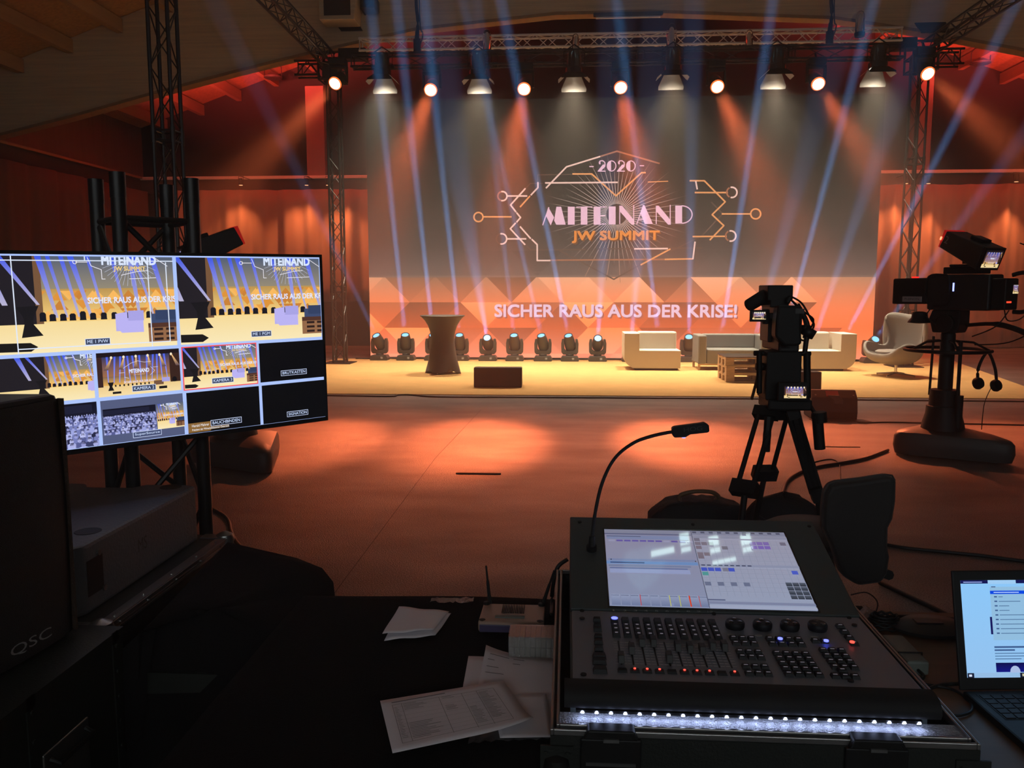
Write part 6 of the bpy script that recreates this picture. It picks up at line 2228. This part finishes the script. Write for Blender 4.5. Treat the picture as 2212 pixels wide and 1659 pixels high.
# ================================================================== left: cases, wedge, loudspeaker, black cover
F0, N0 = G(166, 1368, TZ + .02), G(0, 1462, TZ + .02)
dd = (N0 - F0); dd.z = 0
dd.normalize()
ll = Vector((dd.y, -dd.x, 0))
if ll.x > 0: ll = -ll
SZ = TZ + .02
HT = PY(112, 850, F0.y).z - SZ
sp = thing('loudspeaker', 'black active loudspeaker standing on the flight case at the left edge', 'loudspeaker', (F0.x, F0.y, SZ))
T_P = Matrix(((dd.x, -ll.x, 0, 0), (dd.y, -ll.y, 0, 0), (0, 0, 1, 0), (0, 0, 0, 1)))
# local: x along the grille towards us, y out of the grille, z up
b = MB(M=T_P); b.prism([(0, -.012), (.40, -.012), (.33, -.36), (.07, -.36)], 0, HT, 'z'); b.build('cabinet', M['blackplastic'], sp, bevel=.012)
b = MB(M=T_P)
gr = [(0, 0, z) for z in (0,)]
cols_, rows2 = 12, 30
vs, fs = [], []
for j in range(rows2 + 1):
    for i in range(cols_ + 1):
        u, v = i / cols_, j / rows2
        vs.append((.004 + .392 * u, -.010 + .02 * math.sin(PI * u) ** .5 + .006 * math.sin(PI * v), .012 + (HT - .024) * v))
for j in range(rows2):
    for i in range(cols_):
        a = j * (cols_ + 1) + i
        fs.append((a, a + 1, a + cols_ + 2, a + cols_ + 1))
b.add(vs, fs)
M['grille'] = mat('perforated_grille', (.012, .011, .011), .6, bump=1.0, bscale=500)
b.build('grille', M['grille'], sp, smooth=True, solid=.002)
b = MB(M=T_P)
b.box(-.0012, .004, -.012, .004, .012, HT - .012)
M['gedge'] = mat('brown_grille_edge', (.075, .042, .026), .6, bump=1.0, bscale=260)  # edge strip browner than the grille
b.build('grille_edge', M['gedge'], sp)
letters('lettering', 'QSC', M['letter'], sp, T_P @ Matrix.Translation((.235, .016, .035)) @ Matrix.Rotation(PI / 2, 4, 'X') @ Matrix.Scale(-1, 4, (1, 0, 0)) @ Matrix.Scale(-1, 4, (0, 0, 1)), .13, .03, .02)

cs_ = thing('flight_case', 'black flight case with aluminium edges under the floor monitor at left', 'flight case', (-1.70, 2.52, 0))
o_ = Vector(cs_.location)
fx1, fy0, fy1 = -1.262, 2.1, 2.95
fx0 = -2.2
b = MB(off=o_); b.box(fx0, fx1, fy0, fy1, .1, TZ + .008); b.build('shell', M['caseply'], cs_)
b = MB(off=o_)
for z in (.12, TZ - .012):
    b.box(fx1 - .03, fx1 + .003, fy0, fy1, z + .018, z + .021); b.box(fx1, fx1 + .003, fy0, fy1, z - .012, z + .018)
    b.box(fx1 + .003, fx1 + .007, fy0, fy1, z + .012, z + .018); b.box(fx1 + .003, fx1 + .006, fy0, fy1, z - .012, z - .006); b.box(fx1 + .003, fx1 + .006, fy0, fy1, z - .001, z + .003)
b.box(fx0, fx1, fy0 - .003, fy0, TZ - .025, TZ + .009); b.box(fx1 - .03, fx1 + .003, fy0 - .003, fy0, .1, TZ)
for y in (fy0 + .08, fy0 + .24, fy0 + .42, fy0 + .6, fy0 + .76):
    b.cyl((fx1 - .012, y, TZ + .009), (fx1 - .012, y, TZ + .012), .005, n=8); b.cyl((fx1 + .003, y, TZ - .008), (fx1 + .009, y, TZ - .008), .004, n=8)
b.build('edge_profile', M['steel'], cs_)
for y in (fy0 + .01, fy1 - .01):
    b = MB(off=o_); b.lathe([(.006, -.035), (.03, -.02), (.036, 0), (.03, .02), (.006, .032)], 12, Matrix.Translation((fx1 - .012, y, TZ - .005))); b.box(fx1 - .09, fx1 - .01, y - .04, y + .01, TZ + .008, TZ + .012); b.build('corner_ball', M['steel'], cs_, smooth='auto')
for x in (fx0 + .12, fx1 - .12):
    for y in (fy0 + .12, fy1 - .12):
        b = MB(off=o_); b.cyl((x - .02, y, .05), (x + .02, y, .05), .05, n=14); b.box(x - .03, x + .03, y - .03, y + .03, .06, .1); b.build('caster', M['rubber'], cs_)
cs2 = thing('flight_case', 'dark riveted flight case in the lower left corner under the loudspeaker', 'flight case', (-1.70, 1.65, 0))
o_ = Vector(cs2.location)
gx1, gy0, gy1 = -1.20, 1.2, 2.085
b = MB(off=o_); b.box(-2.1, gx1, gy0, gy1, .1, TZ + .018); b.build('shell', M['caseply'], cs2)
b = MB(off=o_)
for y in (gy1 - .04, (gy0 + gy1) / 2 + .05):
    b.box(gx1, gx1 + .004, y - .015, y + .015, .1, TZ + .018)
    for k in range(9):
        b.cyl((gx1 + .004, y, .14 + k * .07), (gx1 + .008, y, .14 + k * .07), .006, n=8)
b.box(gx1, gx1 + .004, gy0, gy1, TZ - .01, TZ + .018)
b.build('edge_profile', M['caseply'], cs2)
b = MB(off=o_); b.box(gx1, gx1 + .006, 1.72, 1.9, .44, .58); ltc = b.build('handle_plate', M['steel'], cs2, bevel=.004)
b = MB(off=o_); b.tube([(gx1 + .008, 1.74, .56), (gx1 + .03, 1.74, .55), (gx1 + .03, 1.88, .55), (gx1 + .008, 1.88, .56)], .006, 6); b.build('handle', M['black'], ltc)
for x in (-2.0, gx1 - .1):
    for y in (gy0 + .1, gy1 - .1):
        b = MB(off=o_); b.cyl((x - .02, y, .05), (x + .02, y, .05), .05, n=14); b.box(x - .03, x + .03, y - .03, y + .03, .06, .1); b.build('caster', M['rubber'], cs2)

# floor monitor lying on the far case
WZ0 = TZ + .0085
WZ1 = .932
wm = thing('stage_monitor', 'big black floor monitor lying on the flight case below the screen', 'stage monitor', (-1.66, 2.52, WZ0))
o_ = Vector(wm.location)
wx1 = PY(428, 1045, 2.9).x
wy1, wy0 = 2.90, 2.14
M['wedgetop'] = mat('textured_speaker_paint', (.14, .148, .165), .55, bump=.3, bscale=90)
b = MB(off=o_)
nx0, nx1 = PY(205, 1045, 2.9).x, PY(300, 1045, 2.9).x
b.prism([(-2.05, wy0), (wx1 - .02, wy0), (wx1, wy0 + .03), (wx1, wy1 - .02), (wx1 - .02, wy1), (nx1 + .03, wy1), (nx1, wy1 - .05), (nx0, wy1 - .05), (nx0 - .03, wy1), (-2.05, wy1)], WZ0, WZ1, 'z')
b.build('cabinet', M['wedgetop'], wm, bevel=.012)
for px, py in ((369, 1052), (190, 1148)):
    p_ = G(px, py, WZ1)
    b = MB(off=o_); b.lathe([(.0, .0006), (.034, .0006), (.036, .0018), (.038, .0006), (.038, 0)], 22, Matrix.Translation((p_.x, p_.y, WZ1))); b.build('pole_cup', M['dim'], wm, smooth='auto')
b = MB(off=o_); b.box(wx1 + .0, wx1 + .001, wy0 + .04, wy0 + .12, WZ0 + .05, WZ1 - .05); b.build('handle_recess', M['dim'], wm)
TT = Matrix.Translation(Vector((wx1 + .0, 2.46, WZ0 + .09)) - o_) @ Matrix(((0, 0, 1, 0), (1, 0, 0, 0), (0, 1, 0, 0), (0, 0, 0, 1)))
letters('lettering', 'MS', M['spandex'], wm, TT, .055, .042, .0)
for y, z in ((2.24, WZ1 - .04), (2.26, WZ0 + .05)):
    b = MB(off=o_); b.cyl((wx1, y, z), (wx1 + .006, y, z), .009, n=10); b.build('screw', M['steel'], wm)

# black cover draped over the case between monitor case and table
top = [(492, 1172, .742), (560, 1188, .742), (640, 1206, .735), (695, 1228, .722), (719, 1258, .705), (722, 1285, .69), (713, 1318, .67), (722, 1345, .66), (735, 1420, .64), (738, 1500, .60), (722, 1560, .52), (640, 1500, .60), (560, 1560, .50), (430, 1600, .42), (250, 1560, .46), (140, 1520, .50), (230, 1440, .60), (300, 1370, .735), (380, 1290, .742), (440, 1225, .742)]
cc2 = Vector((-1.0, 2.15, .0))
ring = [G(x, y, z) for x, y, z in top]
cv = thing('black_cover', 'black fabric cover draped over a box between flight case and table', 'cover', cc2)
nr = 10
mid = Vector((-1.0, 2.2, .745))
vs, fs = [mid - cc2], []
n_ = len(ring)
for k in range(1, nr + 1):
    q = k / nr
    for i, p in enumerate(ring):
        z_ = mid.z * (1 - q ** 2.2) + p.z * q ** 2.2
        v_ = Vector((mid.x + (p.x - mid.x) * q, mid.y + (p.y - mid.y) * q, z_ + .006 * math.sin(5 * q + i * 1.7) * (q < 1)))
        vs.append(v_ - cc2)
for i in range(n_):
    fs.append((0, 1 + i, 1 + (i + 1) % n_))
    for k in range(nr - 1):
        a, c = 1 + k * n_ + i, 1 + k * n_ + (i + 1) % n_
        fs.append((a, a + n_, c + n_, c))
base = len(vs)
for i, p in enumerate(ring):
    vs.append(Vector((p.x - .02, p.y, max(.05, p.z - .3))) - cc2)
for i in range(n_):
    a, c = 1 + (nr - 1) * n_ + i, 1 + (nr - 1) * n_ + (i + 1) % n_
    fs.append((a, c, base + (i + 1) % n_, base + i))
b = MB(); b.add(vs, fs); b.build('fabric', M['cloth'], cv, smooth=True, solid=.004)
b = MB(off=cc2); b.box(-1.17, -.94, 2.1, 2.7, .02, .60); b.build('hidden_box', M['caseply'], cv)

# ================================================================== cables on the floor
def cable(label, pts, r=.011, name='floor_cable', z=None):
    P_ = [G(x, y, r) if len(q) == 2 else Vector(q) for q in pts for (x, y) in [q[:2]]]
    b = MB(); b.tube(spline(P_, 6), r, 6)
    tag(b.build(name, M['cable'], smooth=True), label, 'cable')


cable('black cable along the front edge of the carpet', [(640, 853), (760, 855), (845, 856), (860, 853), (890, 853), (940, 857), (1100, 858), (1290, 859), (1420, 860), (1600, 861), (1680, 862), (1800, 863), (2000, 865), (2210, 867), (2420, 869)], .012)
cable('black cable from the floor monitor to the right edge', [(1828, 905), (1848, 909), (1862, 913), (1920, 912), (2020, 914), (2212, 918), (2700, 930)], .010)
cable('bundle of black cables from the right studio camera to the tripod', [(1918, 972), (1870, 990), (1820, 1000), (1770, 1008), (1730, 1020), (1702, 1038), (1692, 1062), (1686, 1090)], .016)
cable('thin black cable looping right of the tripod', [(1752, 1000), (1790, 992), (1812, 1000), (1815, 1030), (1818, 1060)], .006)
cable('black cable crossing the floor from the office chair to the right edge', [(1908, 1175), (1960, 1184), (2040, 1192), (2120, 1200), (2212, 1212), (2700, 1270)], .012)
cable('black cable running from the chair foot towards the laptop', [(1900, 1258), (1950, 1282), (2010, 1310), (2060, 1335)], .012)
cable('black cable on the floor right of the monitor stand', [(440, 1092), (470, 1105), (492, 1122), (500, 1150), (515, 1176), (545, 1200)], .013)
cable('short black cable rising behind the lower edge of the big monitor', [(540, 925), (556, 934), (566, 950), (575, 968)], .012)
b = MB(); a_, c_ = G(985, 1023, .004), G(1082, 1024, .004)
b.tube([a_, c_], .011, 5); tag(b.build('floor_strip', M['dim']), 'short dark strip lying on the open floor', 'strip')
b = MB(); a_, c_ = G(1780, 965, .003), G(1858, 966, .003)
b.tube([a_, c_], .008, 5); tag(b.build('floor_tape', M['tan']), 'short strip of tape on the floor right of the tripod', 'tape')
# looms at the foot of the LED wall
b = MB()
b.tube(spline([(x, 18.98 + .05 * math.sin(3 * x), CZ + .02 + .015 * math.sin(7 * x)) for x in [-4.9 + .3 * k for k in range(42)]], 3), .018, 5)
tag(b.build('cable_loom', M['cable'], smooth=True), 'black cable loom along the foot of the LED wall', 'cable')
# cables on the desk
def dcable(label, pts, r=.004):
    b = MB(); b.tube(spline(pts, 6), r, 6)
    tag(b.build('desk_cable', M['cable'], smooth=True), label, 'cable')


D = lambda x, y, z=TZ + .006: G(x, y, z)
dcable('thin black cable looping on the table beside the laptop', [D(1975, 1475), D(2010, 1480), D(2060, 1490), D(2095, 1515), D(2098, 1535), D(2075, 1545), D(2050, 1545)], .0035)
dcable('black plug lead entering the left side of the laptop', [D(2000, 1490), D(2030, 1480), D(2052, 1478), D(2072, 1477, TZ + .012)], .0045)
dcable('thick black connector lead rising at the left side of the console', [D(1190, 1330, CT + .008), D(1192, 1300, CT + .01), Vector(PY(1195, 1262, 2.32)), Vector(PY(1205, 1225, 2.32)), Vector(PY(1226, 1208, 2.33))], .006)
dcable('thin pale-edged lead arching behind the right of the console', [Vector(PY(1838, 1285, 2.36)), Vector(PY(1872, 1280, 2.36)), Vector(PY(1895, 1300, 2.36)), Vector(PY(1890, 1325, 2.33)), D(1872, 1345)], .002)
dcable('black strip cable along the far table edge behind the laptop', [D(1880, 1334, TZ + .008), D(1960, 1332, TZ + .008), D(2060, 1338, TZ + .008)], .006)

# ================================================================== haze in the hall
hz = bpy.data.materials.new('stage_haze')
hz.use_nodes = True
nt = hz.node_tree
nt.nodes.clear()
out = nt.nodes.new('ShaderNodeOutputMaterial')
v = nt.nodes.new('ShaderNodeVolumeScatter')
v.inputs['Color'].default_value = (1, .96, .93, 1)
v.inputs['Density'].default_value = HAZE
v.inputs['Anisotropy'].default_value = .5
nt.links.new(v.outputs[0], out.inputs['Volume'])
b = MB(); b.prism([(XL + .02, .01), (XR - .02, .01), (XR - .02, roofz(XR) - .02), (XM, roofz(XM) - .02), (XL + .02, roofz(XL) - .02)], YR + .2, YB - .01)
tag(b.build('haze', hz), 'thin stage haze filling the hall', 'haze', kind='stuff')
